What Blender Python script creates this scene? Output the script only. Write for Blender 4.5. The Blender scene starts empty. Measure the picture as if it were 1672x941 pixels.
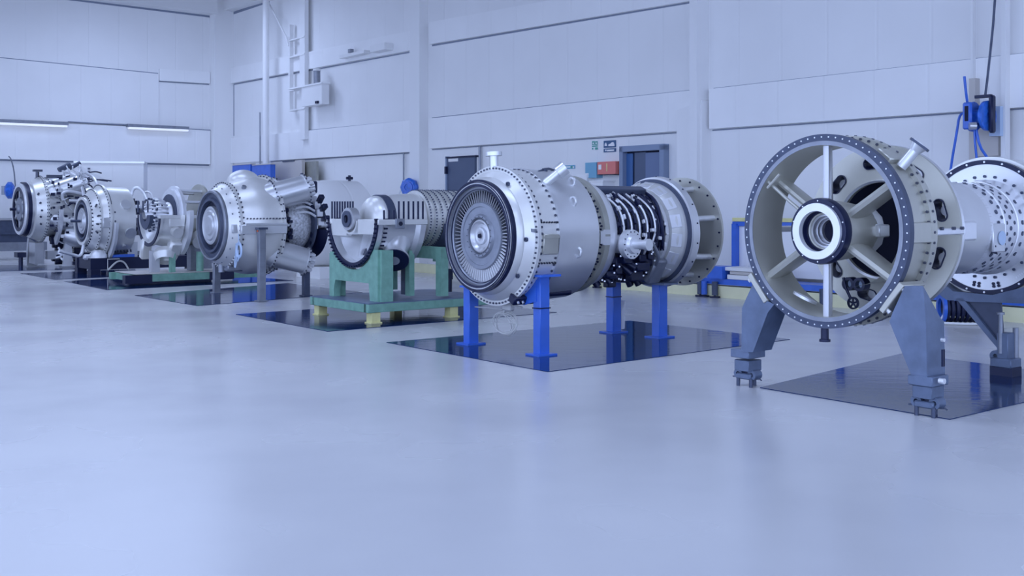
import bpy, bmesh, math, random
from mathutils import Vector, Matrix
random.seed(7)
PI = math.pi
S = bpy.context.scene
COL = S.collection
# ------------------------------------------------------------------ camera model (used to survey the place from the photograph)
FPX, CX, HY, CH = 1783.0, 836.0, 335.0, 1.5
AA = math.radians(38.8)                       # heading of the machine axes
DA = Vector((math.cos(AA), math.sin(AA), 0)); DB = Vector((-math.sin(AA), math.cos(AA), 0))
def P(px, py, z=0.0):
    Y = FPX*(CH-z)/(py-HY)
    return Vector(((px-CX)/FPX*Y, Y, z))
def ray(px, py): return Vector(((px-CX)/FPX, 1.0, (HY-py)/FPX))
CAM = Vector((0, 0, CH))
def hit(px, py, p0, n):
    r = ray(px, py); return CAM + r*((p0-CAM).dot(n)/r.dot(n))
# ------------------------------------------------------------------ materials
def mat(name, col, rough=0.5, metal=0.0, noise=0.0, nscale=6.0, bump=0.0, bscale=20.0, coat=0.0, emit=0.0, alpha=1.0, rvar=0.0, spec=0.5, trans=0.0):
    m = bpy.data.materials.new(name); m.use_nodes = True
    nt = m.node_tree; b = nt.nodes['Principled BSDF']
    c = (col[0], col[1], col[2], 1)
    b.inputs['Base Color'].default_value = c
    b.inputs['Roughness'].default_value = rough
    b.inputs['Metallic'].default_value = metal
    b.inputs['Specular IOR Level'].default_value = spec
    b.inputs['Coat Weight'].default_value = coat
    b.inputs['Coat Roughness'].default_value = 0.12
    b.inputs['Alpha'].default_value = alpha
    b.inputs['Transmission Weight'].default_value = trans
    if emit:
        b.inputs['Emission Color'].default_value = c; b.inputs['Emission Strength'].default_value = emit
    tc = nt.nodes.new('ShaderNodeTexCoord')
    if noise or rvar:
        n = nt.nodes.new('ShaderNodeTexNoise'); n.inputs['Scale'].default_value = nscale; n.inputs['Detail'].default_value = 5
        nt.links.new(tc.outputs['Object'], n.inputs['Vector'])
    if noise:
        r = nt.nodes.new('ShaderNodeMapRange')
        r.inputs[1].default_value = 0.3; r.inputs[2].default_value = 0.7
        r.inputs[3].default_value = 1-noise; r.inputs[4].default_value = 1+noise
        mx = nt.nodes.new('ShaderNodeVectorMath'); mx.operation = 'SCALE'
        mx.inputs[0].default_value = col[:3]
        nt.links.new(n.outputs['Fac'], r.inputs[0]); nt.links.new(r.outputs[0], mx.inputs['Scale'])
        nt.links.new(mx.outputs[0], b.inputs['Base Color'])
    if rvar:
        r2 = nt.nodes.new('ShaderNodeMapRange')
        r2.inputs[1].default_value = 0.3; r2.inputs[2].default_value = 0.7
        r2.inputs[3].default_value = max(0.02, rough-rvar); r2.inputs[4].default_value = rough+rvar
        nt.links.new(n.outputs['Fac'], r2.inputs[0]); nt.links.new(r2.outputs[0], b.inputs['Roughness'])
    if bump:
        n3 = nt.nodes.new('ShaderNodeTexNoise'); n3.inputs['Scale'].default_value = bscale; n3.inputs['Detail'].default_value = 3
        nt.links.new(tc.outputs['Object'], n3.inputs['Vector'])
        bp = nt.nodes.new('ShaderNodeBump'); bp.inputs['Strength'].default_value = bump; bp.inputs['Distance'].default_value = 0.02
        nt.links.new(n3.outputs['Fac'], bp.inputs['Height']); nt.links.new(bp.outputs[0], b.inputs['Normal'])
    return m
M = {}
M['wall'] = mat('wall_paint', (0.84, 0.84, 0.84), 0.6, noise=0.03, nscale=0.6)
M['band'] = mat('band_paint', (0.88, 0.88, 0.88), 0.55, noise=0.03, nscale=0.8)
M['col'] = mat('column_paint', (0.84, 0.84, 0.84), 0.5)
M['seam_shade'] = mat('seam_shadow', (0.22, 0.25, 0.33), 0.7)  # joint colour, also used for the shadow painted under the bands
M['ceil'] = mat('ceiling_paint', (0.35, 0.35, 0.37), 0.8)
M['white'] = mat('white_casting', (0.76, 0.76, 0.74), 0.34, metal=0.4, noise=0.06, nscale=3, coat=0.15)
M['silver'] = mat('silver_casing', (0.72, 0.73, 0.75), 0.32, metal=0.65, noise=0.04, nscale=3, rvar=0.04)
M['beige'] = mat('beige_casing', (0.51, 0.505, 0.45), 0.36, metal=0.5, noise=0.07, nscale=3, rvar=0.06)
M['beigedark'] = mat('aged_casing', (0.36, 0.36, 0.32), 0.4, metal=0.3, noise=0.12, nscale=5)
M['steel'] = mat('bare_steel', (0.60, 0.61, 0.64), 0.34, metal=0.7, noise=0.05, nscale=5, rvar=0.05)
M['bright'] = mat('bright_steel', (0.82, 0.83, 0.86), 0.36, metal=0.5, noise=0.04, nscale=6)
M['grey'] = mat('grey_metal', (0.27, 0.29, 0.34), 0.42, metal=0.5, noise=0.12, nscale=8)
M['dgrey'] = mat('dark_flange_metal', (0.062, 0.078, 0.13), 0.42, metal=0.2, noise=0.12, nscale=10)
M['black'] = mat('black_metal', (0.007, 0.012, 0.050), 0.38, metal=0.2)
M['void'] = mat('recess_shade', (0.004, 0.007, 0.030), 0.8)  # near-black colour carries the shade inside openings and recesses
M['bolt'] = mat('bolt_metal', (0.10, 0.11, 0.15), 0.4, metal=0.6)
M['blue'] = mat('blue_paint', (0.035, 0.14, 0.62), 0.35, noise=0.08, nscale=6, coat=0.2)
M['reel'] = mat('reel_blue', (0.03, 0.15, 0.62), 0.3, noise=0.25, nscale=14)
M['green'] = mat('green_paint', (0.20, 0.40, 0.31), 0.5, noise=0.15, nscale=9)
M['yellow'] = mat('yellow_paint', (0.76, 0.72, 0.33), 0.5, noise=0.08, nscale=9)
M['kerb'] = mat('kerb_paint', (0.82, 0.80, 0.52), 0.5, noise=0.05, nscale=4)
M['stand'] = mat('stand_grey', (0.13, 0.17, 0.26), 0.42, noise=0.18, nscale=7, metal=0.25)
M['red'] = mat('red_box', (0.74, 0.21, 0.18), 0.5)
M['teal'] = mat('teal_box', (0.18, 0.42, 0.58), 0.5)
M['sgreen'] = mat('sign_green', (0.08, 0.36, 0.30), 0.5)
M['navy'] = mat('sign_navy', (0.05, 0.12, 0.24), 0.5)
M['door'] = mat('door_navy', (0.085, 0.115, 0.19), 0.35)
M['doorl'] = mat('door_navy_light', (0.14, 0.19, 0.32), 0.35)
M['doorb'] = mat('door_blue', (0.05, 0.135, 0.33), 0.3)
M['dframe'] = mat('door_frame_grey', (0.23, 0.29, 0.41), 0.35)
M['paper'] = mat('paper_white', (0.85, 0.85, 0.85), 0.6)
M['plastic'] = mat('clear_plastic', (0.8, 0.82, 0.85), 0.15, alpha=0.55)
M['cable'] = mat('pale_cable', (0.62, 0.62, 0.60), 0.5)
M['pblue'] = mat('pale_blue_cable', (0.48, 0.60, 0.78), 0.4)
M['cream'] = mat('cream_cabinet', (0.56, 0.53, 0.50), 0.55)
M['frost'] = mat('dull_core', (0.62, 0.63, 0.66), 0.45, metal=0.4, noise=0.4, nscale=30, bump=0.5, bscale=50)
M['tube'] = mat('light_tube', (0.9, 0.93, 1.0), 0.4, emit=0.3)
M['rib'] = mat('ribbed_rotor', (0.70, 0.70, 0.68), 0.35, metal=0.6, noise=0.1, nscale=8)
M['vane'] = mat('vane_metal', (0.72, 0.73, 0.76), 0.5, metal=0.1)
M['orange'] = mat('orange_tip', (0.8, 0.12, 0.03), 0.5)
# floor: pale epoxy with broad soft patches
m = mat('floor_epoxy', (0.60, 0.60, 0.61), 0.30, spec=0.5); M['floor'] = m
nt = m.node_tree; b = nt.nodes['Principled BSDF']; tc = nt.nodes['Texture Coordinate']
n = nt.nodes.new('ShaderNodeTexNoise'); n.inputs['Scale'].default_value = 0.55; n.inputs['Detail'].default_value = 3
nt.links.new(tc.outputs['Object'], n.inputs['Vector'])
r = nt.nodes.new('ShaderNodeMapRange'); r.inputs[1].default_value = .35; r.inputs[2].default_value = .65; r.inputs[3].default_value = .20; r.inputs[4].default_value = .30
nt.links.new(n.outputs['Fac'], r.inputs[0]); nt.links.new(r.outputs[0], b.inputs['Roughness'])
cr = nt.nodes.new('ShaderNodeValToRGB'); cr.color_ramp.elements[0].position = .3; cr.color_ramp.elements[1].position = .7
cr.color_ramp.elements[0].color = (.56, .56, .575, 1); cr.color_ramp.elements[1].color = (.64, .64, .64, 1)
nt.links.new(n.outputs['Fac'], cr.inputs[0]); nt.links.new(cr.outputs[0], b.inputs['Base Color'])
n2 = nt.nodes.new('ShaderNodeTexNoise'); n2.inputs['Scale'].default_value = 4.0; n2.inputs['Detail'].default_value = 4
nt.links.new(tc.outputs['Object'], n2.inputs['Vector'])
bp = nt.nodes.new('ShaderNodeBump'); bp.inputs['Strength'].default_value = .03; bp.inputs['Distance'].default_value = .02
nt.links.new(n2.outputs['Fac'], bp.inputs['Height']); nt.links.new(bp.outputs[0], b.inputs['Normal'])
# mats: glossy dark rubber sheet, slightly wavy
m = mat('mat_rubber', (0.006, 0.024, 0.100), 0.05, spec=0.28); M['mat'] = m
m.node_tree.nodes['Principled BSDF'].inputs['Specular Tint'].default_value = (.62, .78, 1.0, 1)
nt = m.node_tree; b = nt.nodes['Principled BSDF']; tc = nt.nodes['Texture Coordinate']
mp = nt.nodes.new('ShaderNodeMapping'); mp.inputs['Rotation'].default_value = (0, 0, -AA-.3); mp.inputs['Scale'].default_value = (1.0, 3.2, 1)
nt.links.new(tc.outputs['Object'], mp.inputs['Vector'])
n = nt.nodes.new('ShaderNodeTexNoise'); n.inputs['Scale'].default_value = 2.2; n.inputs['Detail'].default_value = 6; n.inputs['Roughness'].default_value = .6
nt.links.new(mp.outputs[0], n.inputs['Vector'])
bp = nt.nodes.new('ShaderNodeBump'); bp.inputs['Strength'].default_value = .10; bp.inputs['Distance'].default_value = .02
nt.links.new(n.outputs['Fac'], bp.inputs['Height']); nt.links.new(bp.outputs[0], b.inputs['Normal'])
r = nt.nodes.new('ShaderNodeMapRange'); r.inputs[1].default_value = .4; r.inputs[2].default_value = .65; r.inputs[3].default_value = .02; r.inputs[4].default_value = .10
nt.links.new(n.outputs['Fac'], r.inputs[0]); nt.links.new(r.outputs[0], b.inputs['Roughness'])
# wall boards: faint vertical joints
for k in ('wall', 'band'):
    nt = M[k].node_tree; b = nt.nodes['Principled BSDF']; tc = nt.nodes['Texture Coordinate']
    w = nt.nodes.new('ShaderNodeTexWave'); w.wave_type = 'BANDS'; w.bands_direction = 'X'; w.inputs['Scale'].default_value = 0.35; w.inputs['Distortion'].default_value = 0
    nt.links.new(tc.outputs['Object'], w.inputs['Vector'])
    cr = nt.nodes.new('ShaderNodeValToRGB'); cr.color_ramp.elements[0].position = 0; cr.color_ramp.elements[0].color = (.0,)*3+(1,)
    cr.color_ramp.elements[1].position = .012; cr.color_ramp.elements[1].color = (1,)*3+(1,)
    nt.links.new(w.outputs['Fac'], cr.inputs[0])
    bp = nt.nodes.new('ShaderNodeBump'); bp.inputs['Strength'].default_value = .5; bp.inputs['Distance'].default_value = .01
    nt.links.new(cr.outputs[0], bp.inputs['Height']); nt.links.new(bp.outputs[0], b.inputs['Normal'])
# ------------------------------------------------------------------ mesh builder
SPLIT = set('split_flange cradle_post port_windows port_window port_liner joint_bar grab_handle base_plate beam black_end_block rotor_prop pedestal side_nozzle side_boss sump_casting service_pipe rear_cradle combustor_can exhaust_strut oil_pipe socket_block cross_beam rear_support rear_pipe core_flange base_beam bright_pipe feed_pipe lock_bolt casing_hoop reel_rim actuator_block joint_lug rotor_pipe dark_hose blue_hose leg face_vane bench_leg split_lug inner_disc jack_screw top_fitting side_canister'.split())
LOOSE = set('split_flange port_window port_liner rotor_pipe bright_pipe feed_pipe casing_hoop'.split())
class MB:
    def __init__(s): s.bm = bmesh.new()
    def _mat(s, vs, mtx):
        if mtx is not None: bmesh.ops.transform(s.bm, matrix=mtx, verts=vs)
    def box(s, c, d, rot=None, bevel=0.0):
        ret = bmesh.ops.create_cube(s.bm, size=1.0); vs = ret['verts']
        bmesh.ops.scale(s.bm, vec=Vector(d), verts=vs)
        if bevel:
            es = {e for v in vs for e in v.link_edges}
            rr = bmesh.ops.bevel(s.bm, geom=list(es), offset=bevel, segments=1, affect='EDGES', profile=.5)
            vs = list({v for f in rr['faces'] for v in f.verts} | {v for v in vs if v.is_valid})
        mt = Matrix.Translation(Vector(c))
        if rot is not None: mt = mt @ rot
        bmesh.ops.transform(s.bm, matrix=mt, verts=vs); return s
    def cyl(s, p0, p1, r, r2=None, n=16, cap=True):
        p0 = Vector(p0); p1 = Vector(p1); d = p1-p0; r2 = r if r2 is None else r2
        q = d.to_track_quat('Z', 'Y').to_matrix()
        A = []; B = []
        for k in range(n):
            a = 2*PI*k/n; o = Vector((math.cos(a), math.sin(a), 0))
            A.append(s.bm.verts.new(p0+q@(o*r))); B.append(s.bm.verts.new(p1+q@(o*r2)))
        for k in range(n):
            s.bm.faces.new((A[k], A[(k+1) % n], B[(k+1) % n], B[k]))
        if cap: s.bm.faces.new(A[::-1]); s.bm.faces.new(B)
        return s
    def lathe(s, prof, o=(0, 0, 0), ax=(1, 0, 0), n=64, a0=0.0, a1=2*PI, closed=False, caps=False):
        # profile of (distance along axis, radius); angle 0 is up, growing toward the near side (-y)
        o = Vector(o); ax = Vector(ax).normalized()
        up = Vector((0, 0, 1)) if abs(ax.z) < .9 else Vector((1, 0, 0))
        up = (up-ax*up.dot(ax)).normalized(); nr = up.cross(ax)*1.0
        if abs(ax.z) < .9 and nr.y > 0 and ax.x > .5: nr = -nr
        full = abs(a1-a0-2*PI) < 1e-6; cnt = n if full else n+1
        rings = []
        for (x, rr) in prof:
            ring = []
            for k in range(cnt):
                a = a0+(a1-a0)*k/n
                ring.append(s.bm.verts.new(o+ax*x+(up*math.cos(a)+nr*math.sin(a))*max(rr, 1e-4)))
            rings.append(ring)
        m_ = len(rings); pairs = range(m_ if closed else m_-1)
        for i in pairs:
            A = rings[i]; B = rings[(i+1) % m_]
            for k in range(n):
                k2 = (k+1) % cnt
                s.bm.faces.new((A[k], A[k2], B[k2], B[k]))
        if closed and not full:
            try:
                s.bm.faces.new([r_[0] for r_ in rings]); s.bm.faces.new([r_[-1] for r_ in rings][::-1])
            except ValueError: pass
        return s
    def ring(s, x0, x1, ri, ro, o=(0, 0, 0), ax=(1, 0, 0), n=64, a0=0.0, a1=2*PI):
        return s.lathe([(x0, ri), (x0, ro), (x1, ro), (x1, ri)], o, ax, n, a0, a1, closed=True)
    def tube(s, pts, r, n=8, smooth=0):
        pts = [Vector(p) for p in pts]
        for _ in range(smooth):
            q = [pts[0]]
            for a, b_ in zip(pts[:-1], pts[1:]): q += [a*.75+b_*.25, a*.25+b_*.75]
            pts = q+[pts[-1]]
        prev = None; t = (pts[1]-pts[0]).normalized()
        u = t.orthogonal().normalized(); rings = []
        for i, p in enumerate(pts):
            t2 = (pts[min(i+1, len(pts)-1)]-pts[max(i-1, 0)]).normalized()
            u = (u-t2*u.dot(t2)).normalized(); v = t2.cross(u)
            rings.append([s.bm.verts.new(p+(u*math.cos(2*PI*k/n)+v*math.sin(2*PI*k/n))*r) for k in range(n)])
        for A, B in zip(rings[:-1], rings[1:]):
            for k in range(n): s.bm.faces.new((A[k], A[(k+1) % n], B[(k+1) % n], B[k]))
        s.bm.faces.new(rings[0][::-1]); s.bm.faces.new(rings[-1]); return s
    def loft(s, A, B):
        a = [s.bm.verts.new(Vector(p)) for p in A]; b_ = [s.bm.verts.new(Vector(p)) for p in B]; n = len(a)
        s.bm.faces.new(a); s.bm.faces.new(b_[::-1])
        for k in range(n): s.bm.faces.new((a[(k+1) % n], a[k], b_[k], b_[(k+1) % n]))
        return s
    def prism(s, poly, vec): return s.loft(poly, [Vector(p)+Vector(vec) for p in poly])
    def bolts(s, x, R, n, r, h, o=(0, 0, 0), a0=0.0, a1=2*PI, ax=-1, seg=6):
        full = abs(a1-a0-2*PI) < 1e-6
        for k in range(n):
            a = a0+(a1-a0)*k/(n if full else max(1, n-1))
            p = Vector((x, -R*math.sin(a), R*math.cos(a)))+Vector(o)
            s.cyl(p, p+Vector((ax*h, 0, 0)), r, n=seg)
        return s
    def rbolts(s, x, R, n, r, h, o=(0, 0, 0), a0=0.0, a1=2*PI, seg=6):   # radial bolts / holes on a cylinder
        full = abs(a1-a0-2*PI) < 1e-6
        for k in range(n):
            a = a0+(a1-a0)*k/(n if full else max(1, n-1))
            d = Vector((0, -math.sin(a), math.cos(a))); p = Vector((x, 0, 0))+d*(R-.004)+Vector(o)
            s.cyl(p, p+d*(h+.004), r, n=seg)
        return s
    def build(s, name, m_, parent=None, angle=38, loc=None, rotz=None):
        if name in SPLIT and parent is not None:
            s.bm.verts.index_update(); seen = set(); isl = []
            for v in s.bm.verts:
                if v in seen: continue
                st = [v]; seen.add(v); cur = []
                while st:
                    q = st.pop(); cur.append(q)
                    for e in q.link_edges:
                        w_ = e.other_vert(q)
                        if w_ not in seen: seen.add(w_); st.append(w_)
                isl.append(cur)
            bx = [[min(v.co[i] for v in c)-.003 for i in range(3)]+[max(v.co[i] for v in c)+.003 for i in range(3)] for c in isl]
            grp = list(range(len(isl)))
            if name not in LOOSE:
                for i in range(len(isl)):
                    for j in range(i):
                        if all(bx[i][k] <= bx[j][k+3] and bx[j][k] <= bx[i][k+3] for k in range(3)):
                            a_, b__ = grp[i], grp[j]; grp = [b__ if g == a_ else g for g in grp]
            ids = sorted(set(grp))
            if len(ids) > 1:
                out = []
                for g in ids:
                    nb = MB(); mp_ = {}
                    for i in range(len(isl)):
                        if grp[i] != g: continue
                        fs = set()
                        for v in isl[i]: mp_[v] = nb.bm.verts.new(v.co); fs.update(v.link_faces)
                        for f in fs: nb.bm.faces.new([mp_[v] for v in f.verts])
                    out.append(nb._b(name, m_, parent, angle, loc, rotz))
                s.bm.free(); return out[0]
        return s._b(name, m_, parent, angle, loc, rotz)
    def _b(s, name, m_, parent=None, angle=38, loc=None, rotz=None):
        bmesh.ops.recalc_face_normals(s.bm, faces=s.bm.faces[:])
        th = math.radians(angle)
        for f in s.bm.faces: f.smooth = True
        for e in s.bm.edges:
            if len(e.link_faces) != 2 or e.calc_face_angle(PI) > th: e.smooth = False
        me = bpy.data.meshes.new(name); s.bm.to_mesh(me); s.bm.free()
        me.materials.append(M[m_] if isinstance(m_, str) else m_)
        o = bpy.data.objects.new(name, me); COL.objects.link(o)
        if parent is not None: o.parent = parent
        if loc is not None: o.location = loc
        if rotz is not None: o.rotation_euler = (0, 0, rotz)
        return o
def plate2d(name, outer, holes, depth, m_, parent, fn):
    """flat plate with true holes: outlines in (u,v); fn maps (u,v,w) to local space"""
    cu = bpy.data.curves.new('tmp', 'CURVE'); cu.dimensions = '2D'; cu.fill_mode = 'BOTH'; cu.extrude = depth/2
    for lp in [outer]+holes:
        sp = cu.splines.new('POLY'); sp.points.add(len(lp)-1); sp.use_cyclic_u = True
        for p, q in zip(sp.points, lp): p.co = (q[0], q[1], 0, 1)
    tmp = bpy.data.objects.new('tmp', cu); COL.objects.link(tmp)
    dg = bpy.context.evaluated_depsgraph_get(); me = bpy.data.meshes.new_from_object(tmp.evaluated_get(dg))
    bpy.data.objects.remove(tmp); bpy.data.curves.remove(cu)
    bm = bmesh.new(); bm.from_mesh(me); bpy.data.meshes.remove(me)
    bmesh.ops.remove_doubles(bm, verts=bm.verts[:], dist=1e-5)
    for v in bm.verts: v.co = Vector(fn(*v.co))
    b_ = MB(); b_.bm.free(); b_.bm = bm
    return b_.build(name, m_, parent)
def circ(r, n=64, c=(0, 0)): return [(c[0]+r*math.cos(2*PI*k/n), c[1]+r*math.sin(2*PI*k/n)) for k in range(n)]
def oval(c, ang, L, w, n=10):
    u = Vector((math.cos(ang), math.sin(ang))); v = Vector((-u.y, u.x)); c = Vector(c); out = []
    for k in range(n+1):
        a = -PI/2+PI*k/n; out.append(tuple(c+u*(L+w*math.cos(a))+v*w*math.sin(a)))
    for k in range(n+1):
        a = PI/2+PI*k/n; out.append(tuple(c+u*(-L+w*math.cos(a))+v*w*math.sin(a)))
    return out
def tag(o, label, cat, group=None):
    o['label'] = label; o['category'] = cat
    if group: o['group'] = group
    return o
def thing(name, label, cat, loc, rotz=AA, group=None):
    o = bpy.data.objects.new(name, None); COL.objects.link(o)
    o.location = Vector(loc); o.rotation_euler = (0, 0, rotz); o.empty_display_size = .1
    return tag(o, label, cat, group)
def struct(o): o['kind'] = 'structure'; return o
class Fr:                                        # machine frame: x along the axis, y away to the back left, z up
    def __init__(s, X, Y): s.o = Vector((X, Y, 0))
    def loc(s, w): d = Vector(w)-s.o; return Vector((d.dot(DA), d.dot(DB), d.z))
    def at(s, px, py, t): return s.loc(hit(px, py, s.o+DA*t, DA))      # pixel onto the cross plane at t
    def side(s, px, py, y): return s.loc(hit(px, py, s.o+DB*y, DB))    # pixel onto the lengthwise plane at lateral y
    def fl(s, px, py, z=0.0): return s.loc(P(px, py, z))
def pol(t, deg, r, zc): a = math.radians(deg); return Vector((t, -r*math.sin(a), zc+r*math.cos(a)))
R_ = math.radians
# ------------------------------------------------------------------ room
CO = P(375, 410); W2 = P(1213, 480); RD = (W2-CO).normalized(); RN = Vector((RD.y, -RD.x, 0))
if RN.dot(-CO) < 0: RN = -RN                      # toward the room
RA = math.atan2(RD.y, RD.x)
L2 = P(0, 420.5); LD = (L2-CO).normalized(); LN = Vector((-LD.y, LD.x, 0))
if LN.dot(-CO) < 0: LN = -LN
LA = math.atan2(LD.y, LD.x)
def W(px, py, off=0.0): return hit(px, py, CO+RN*off, RN)
def Lw(px, py, off=0.0): return hit(px, py, CO+LN*off, LN)
CEIL = 8.2
def wallquad(name, m_, pts, n, th, world=True):
    b_ = MB(); A = [p+n*th for p in pts]; b_.loft(A, pts); return b_
def setwall(name, m_, base, d, length, n, ang):
    b_ = MB(); b_.box((length/2, 0, CEIL/2), (length, .2, CEIL))
    o = b_.build(name, m_); o.location = base-n*.1; o.rotation_euler = (0, 0, ang); return struct(o)
setwall('wall_right', 'wall', CO, RD, 38, RN, RA)
setwall('wall_left', 'wall', CO, LD, 30, LN, LA)
b = MB(); b.box((0, 16, -.05), (70, 60, .1)); struct(b.build('floor', 'floor'))
b = MB(); b.box((0, 19, CEIL+.1), (70, 54, .2)); struct(b.build('ceiling', 'ceil'))
tn = [0]
def trim(pts, n, th, m_='band'):
    """a raised panel on a wall given by corner points on that wall"""
    tn[0] += 1
    c = sum(pts, Vector())/len(pts); d = RA if n is RN else LA
    rot = Matrix.Rotation(-d, 3, 'Z')
    A = [rot@(p-c) for p in pts]; nn = rot@n
    b_ = MB(); b_.loft([p+nn*th for p in A], A)
    o = b_.build('trim_%d' % tn[0], m_); o.location = c; o.rotation_euler = (0, 0, d); return struct(o)
def vband(f, n, th, quad, m_='band'): return trim([f(*q) for q in quad], n, th, m_)
# right wall: long raised bands between the columns
vband(W, RN, .10, [(706, 194), (1143, 147), (1143, 212.5), (706, 243)])
vband(W, RN, .10, [(706, 37), (1143, -42), (1143, .7), (706, 73)])
vband(W, RN, .10, [(1164, 146), (1800, 74), (1800, 167), (1164, 211)])
vband(W, RN, .10, [(443, 220), (680, 196), (680, 248), (443, 263)])
vband(W, RN, .10, [(378, 226), (443, 220), (443, 263), (378, 267)])
vband(W, RN, .10, [(378, 112), (680, 50), (680, 82), (378, 137)])
# dark joints on top of the bands, painted shadow strips along their undersides
def line(f, n, a, c, w=1.1, off=.0, m_='seam_shade'):
    return trim([f(a[0], a[1]-w/2), f(c[0], c[1]-w/2), f(c[0], c[1]+w/2), f(a[0], a[1]+w/2)], n, .012+off, m_)
line(W, RN, (706, 193), (1143, 146.3), 2); line(W, RN, (1166, 145), (1800, 73), 2.2); line(W, RN, (495, 214), (674, 196.5), 1.4)
line(W, RN, (706, 74.5), (1143, 1.8), 2.2); line(W, RN, (380, 22), (440, 2), 4); line(W, RN, (378, 138.5), (680, 83.5), 1.6)
line(W, RN, (706, 244.5), (1113, 216.5), 1.4, .0); line(W, RN, (443, 264.5), (680, 249.2), 1.6)
line(W, RN, (1164, 213), (1800, 168.8), 1.8)
# columns on the right wall
def column(x0, x1, top=-60, bot=None, th=.3):
    zb = 0.0
    a = W(x0, HY); c = W(x1, HY); pts = [Vector((a.x, a.y, CEIL)), Vector((c.x, c.y, CEIL)), Vector((c.x, c.y, 0)), Vector((a.x, a.y, 0))]
    return trim(pts, RN, th, 'col')
column(683, 699, th=.25); column(1145, 1157, th=.30)
a = W(1119, HY); c = W(1160, HY); zt = W(1140, 168).z
trim([Vector((a.x, a.y, zt-.12)), Vector((c.x, c.y, zt)), Vector((c.x, c.y, 0)), Vector((a.x, a.y, 0))], RN, .22, 'col')
a = W(1128, HY); trim([Vector((a.x, a.y, zt-.1)), W(1142, 150), Vector((c.x, c.y, zt))], RN, .2, 'band')
# corner column and eave beams
a = W(380, HY); trim([Vector((CO.x, CO.y, CEIL)), Vector((a.x, a.y, CEIL)), Vector((a.x, a.y, 0)), Vector((CO.x, CO.y, 0))], RN, .35, 'col')
a = Lw(342, HY); trim([Vector((CO.x, CO.y, CEIL)), Vector((a.x, a.y, CEIL)), Vector((a.x, a.y, 0)), Vector((CO.x, CO.y, 0))], LN, .35, 'col')
vband(Lw, LN, .5, [(-80, -60), (345, -12), (345, 26), (-80, -26)], 'col')
line(Lw, LN, (-80, -25), (345, 27.5), 3)
vband(W, RN, .35, [(378, -12), (560, -70), (560, -34), (378, 20)], 'col')
# left wall bands
vband(Lw, LN, .12, [(-120, 192), (341, 213), (341, 268.5), (-120, 257)])
vband(Lw, LN, .06, [(-120, 83), (258, 121), (258, 205), (-120, 190)], 'wall')
vband(Lw, LN, .10, [(259, 113), (341, 118), (341, 137), (259, 132)])
line(Lw, LN, (-120, 258.5), (341, 270), 2.2); line(Lw, LN, (-120, 82), (258, 120), 1.2); line(Lw, LN, (259, 133), (341, 138), 1.4)
line(Lw, LN, (110, 199), (341, 213), 1.2, .12)
line(W, RN, (380.5, 180), (382.5, 180), 84, .0)
# door and lift entrance on the right wall
def wthing(name, label, cat, px, py, off=0.0, group=None, f=None, ang=None):
    p = (f or W)(px, py); return thing(name, label, cat, (p.x, p.y, 0), RA if ang is None else ang, group)
def wl(root, px, py, off=0.0, f=None):           # pixel on the wall -> that root's local space
    f = f or W; p = f(px, py, off); a_ = root.rotation_euler[2]
    return Matrix.Rotation(-a_, 3, 'Z')@(p-root.location)
def wbox(root, name, x0, y0, x1, y1, o0, o1, m_, parent=None, f=None, bevel=0, floor=False):
    """box standing off the wall between two offsets, its outline taken at its front"""
    f = f or W
    ym = (y0+y1)/2; xm = (x0+x1)/2
    a_ = wl(root, x0, ym, o1, f); c_ = wl(root, x1, ym, o1, f); t_ = wl(root, xm, y0, o1, f); d_ = wl(root, xm, y1, o1, f)
    zb = 0 if floor else d_.z
    q_ = wl(root, xm, ym, o0, f)
    cc = Vector(((a_.x+c_.x)/2, (a_.y+q_.y)/2, (t_.z+zb)/2)); dd = (abs(c_.x-a_.x), abs(a_.y-q_.y), abs(t_.z-zb))
    b_ = MB(); b_.box(cc, dd, bevel=bevel); return b_.build(name, m_, parent if parent is not None else root)
d = wthing('door_1', 'plain navy steel door with a small white plate', 'door', 751, 440); d['kind'] = 'structure'
wbox(d, 'door_leaf', 729, 257.5, 775, 430, 0, .06, 'door', floor=True)
wbox(d, 'door_frame', 727, 255.5, 729, 430, 0, .09, 'dframe', floor=True)
wbox(d, 'door_frame', 727, 255, 776, 257.5, 0, .09, 'black')
wbox(d, 'hinge', 725.5, 272, 728, 284, .05, .12, 'black')
wbox(d, 'name_plate', 732, 259, 747.5, 264, .06, .07, 'paper')
d = wthing('door_2', 'wide grey framed lift entrance with dark blue sliding leaves', 'door', 1047, 470); d['kind'] = 'structure'
wbox(d, 'door_frame', 1011, 240.5, 1016.5, 440, 0, .14, 'dframe', floor=True)
wbox(d, 'door_frame', 1076.5, 237, 1083.5, 440, 0, .14, 'dframe', floor=True)
wbox(d, 'door_frame', 1011, 237, 1083.5, 246.5, 0, .14, 'dframe')
wbox(d, 'door_recess', 1016, 246, 1077, 440, 0, .02, 'void', floor=True)
wbox(d, 'door_leaf', 1016.5, 251, 1033, 440, .01, .04, 'doorb', floor=True)
wbox(d, 'door_leaf', 1036, 249, 1054, 440, .01, .04, 'door', floor=True)
wbox(d, 'door_leaf', 1054, 249, 1076.5, 440, .01, .05, 'doorl', floor=True)
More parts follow.
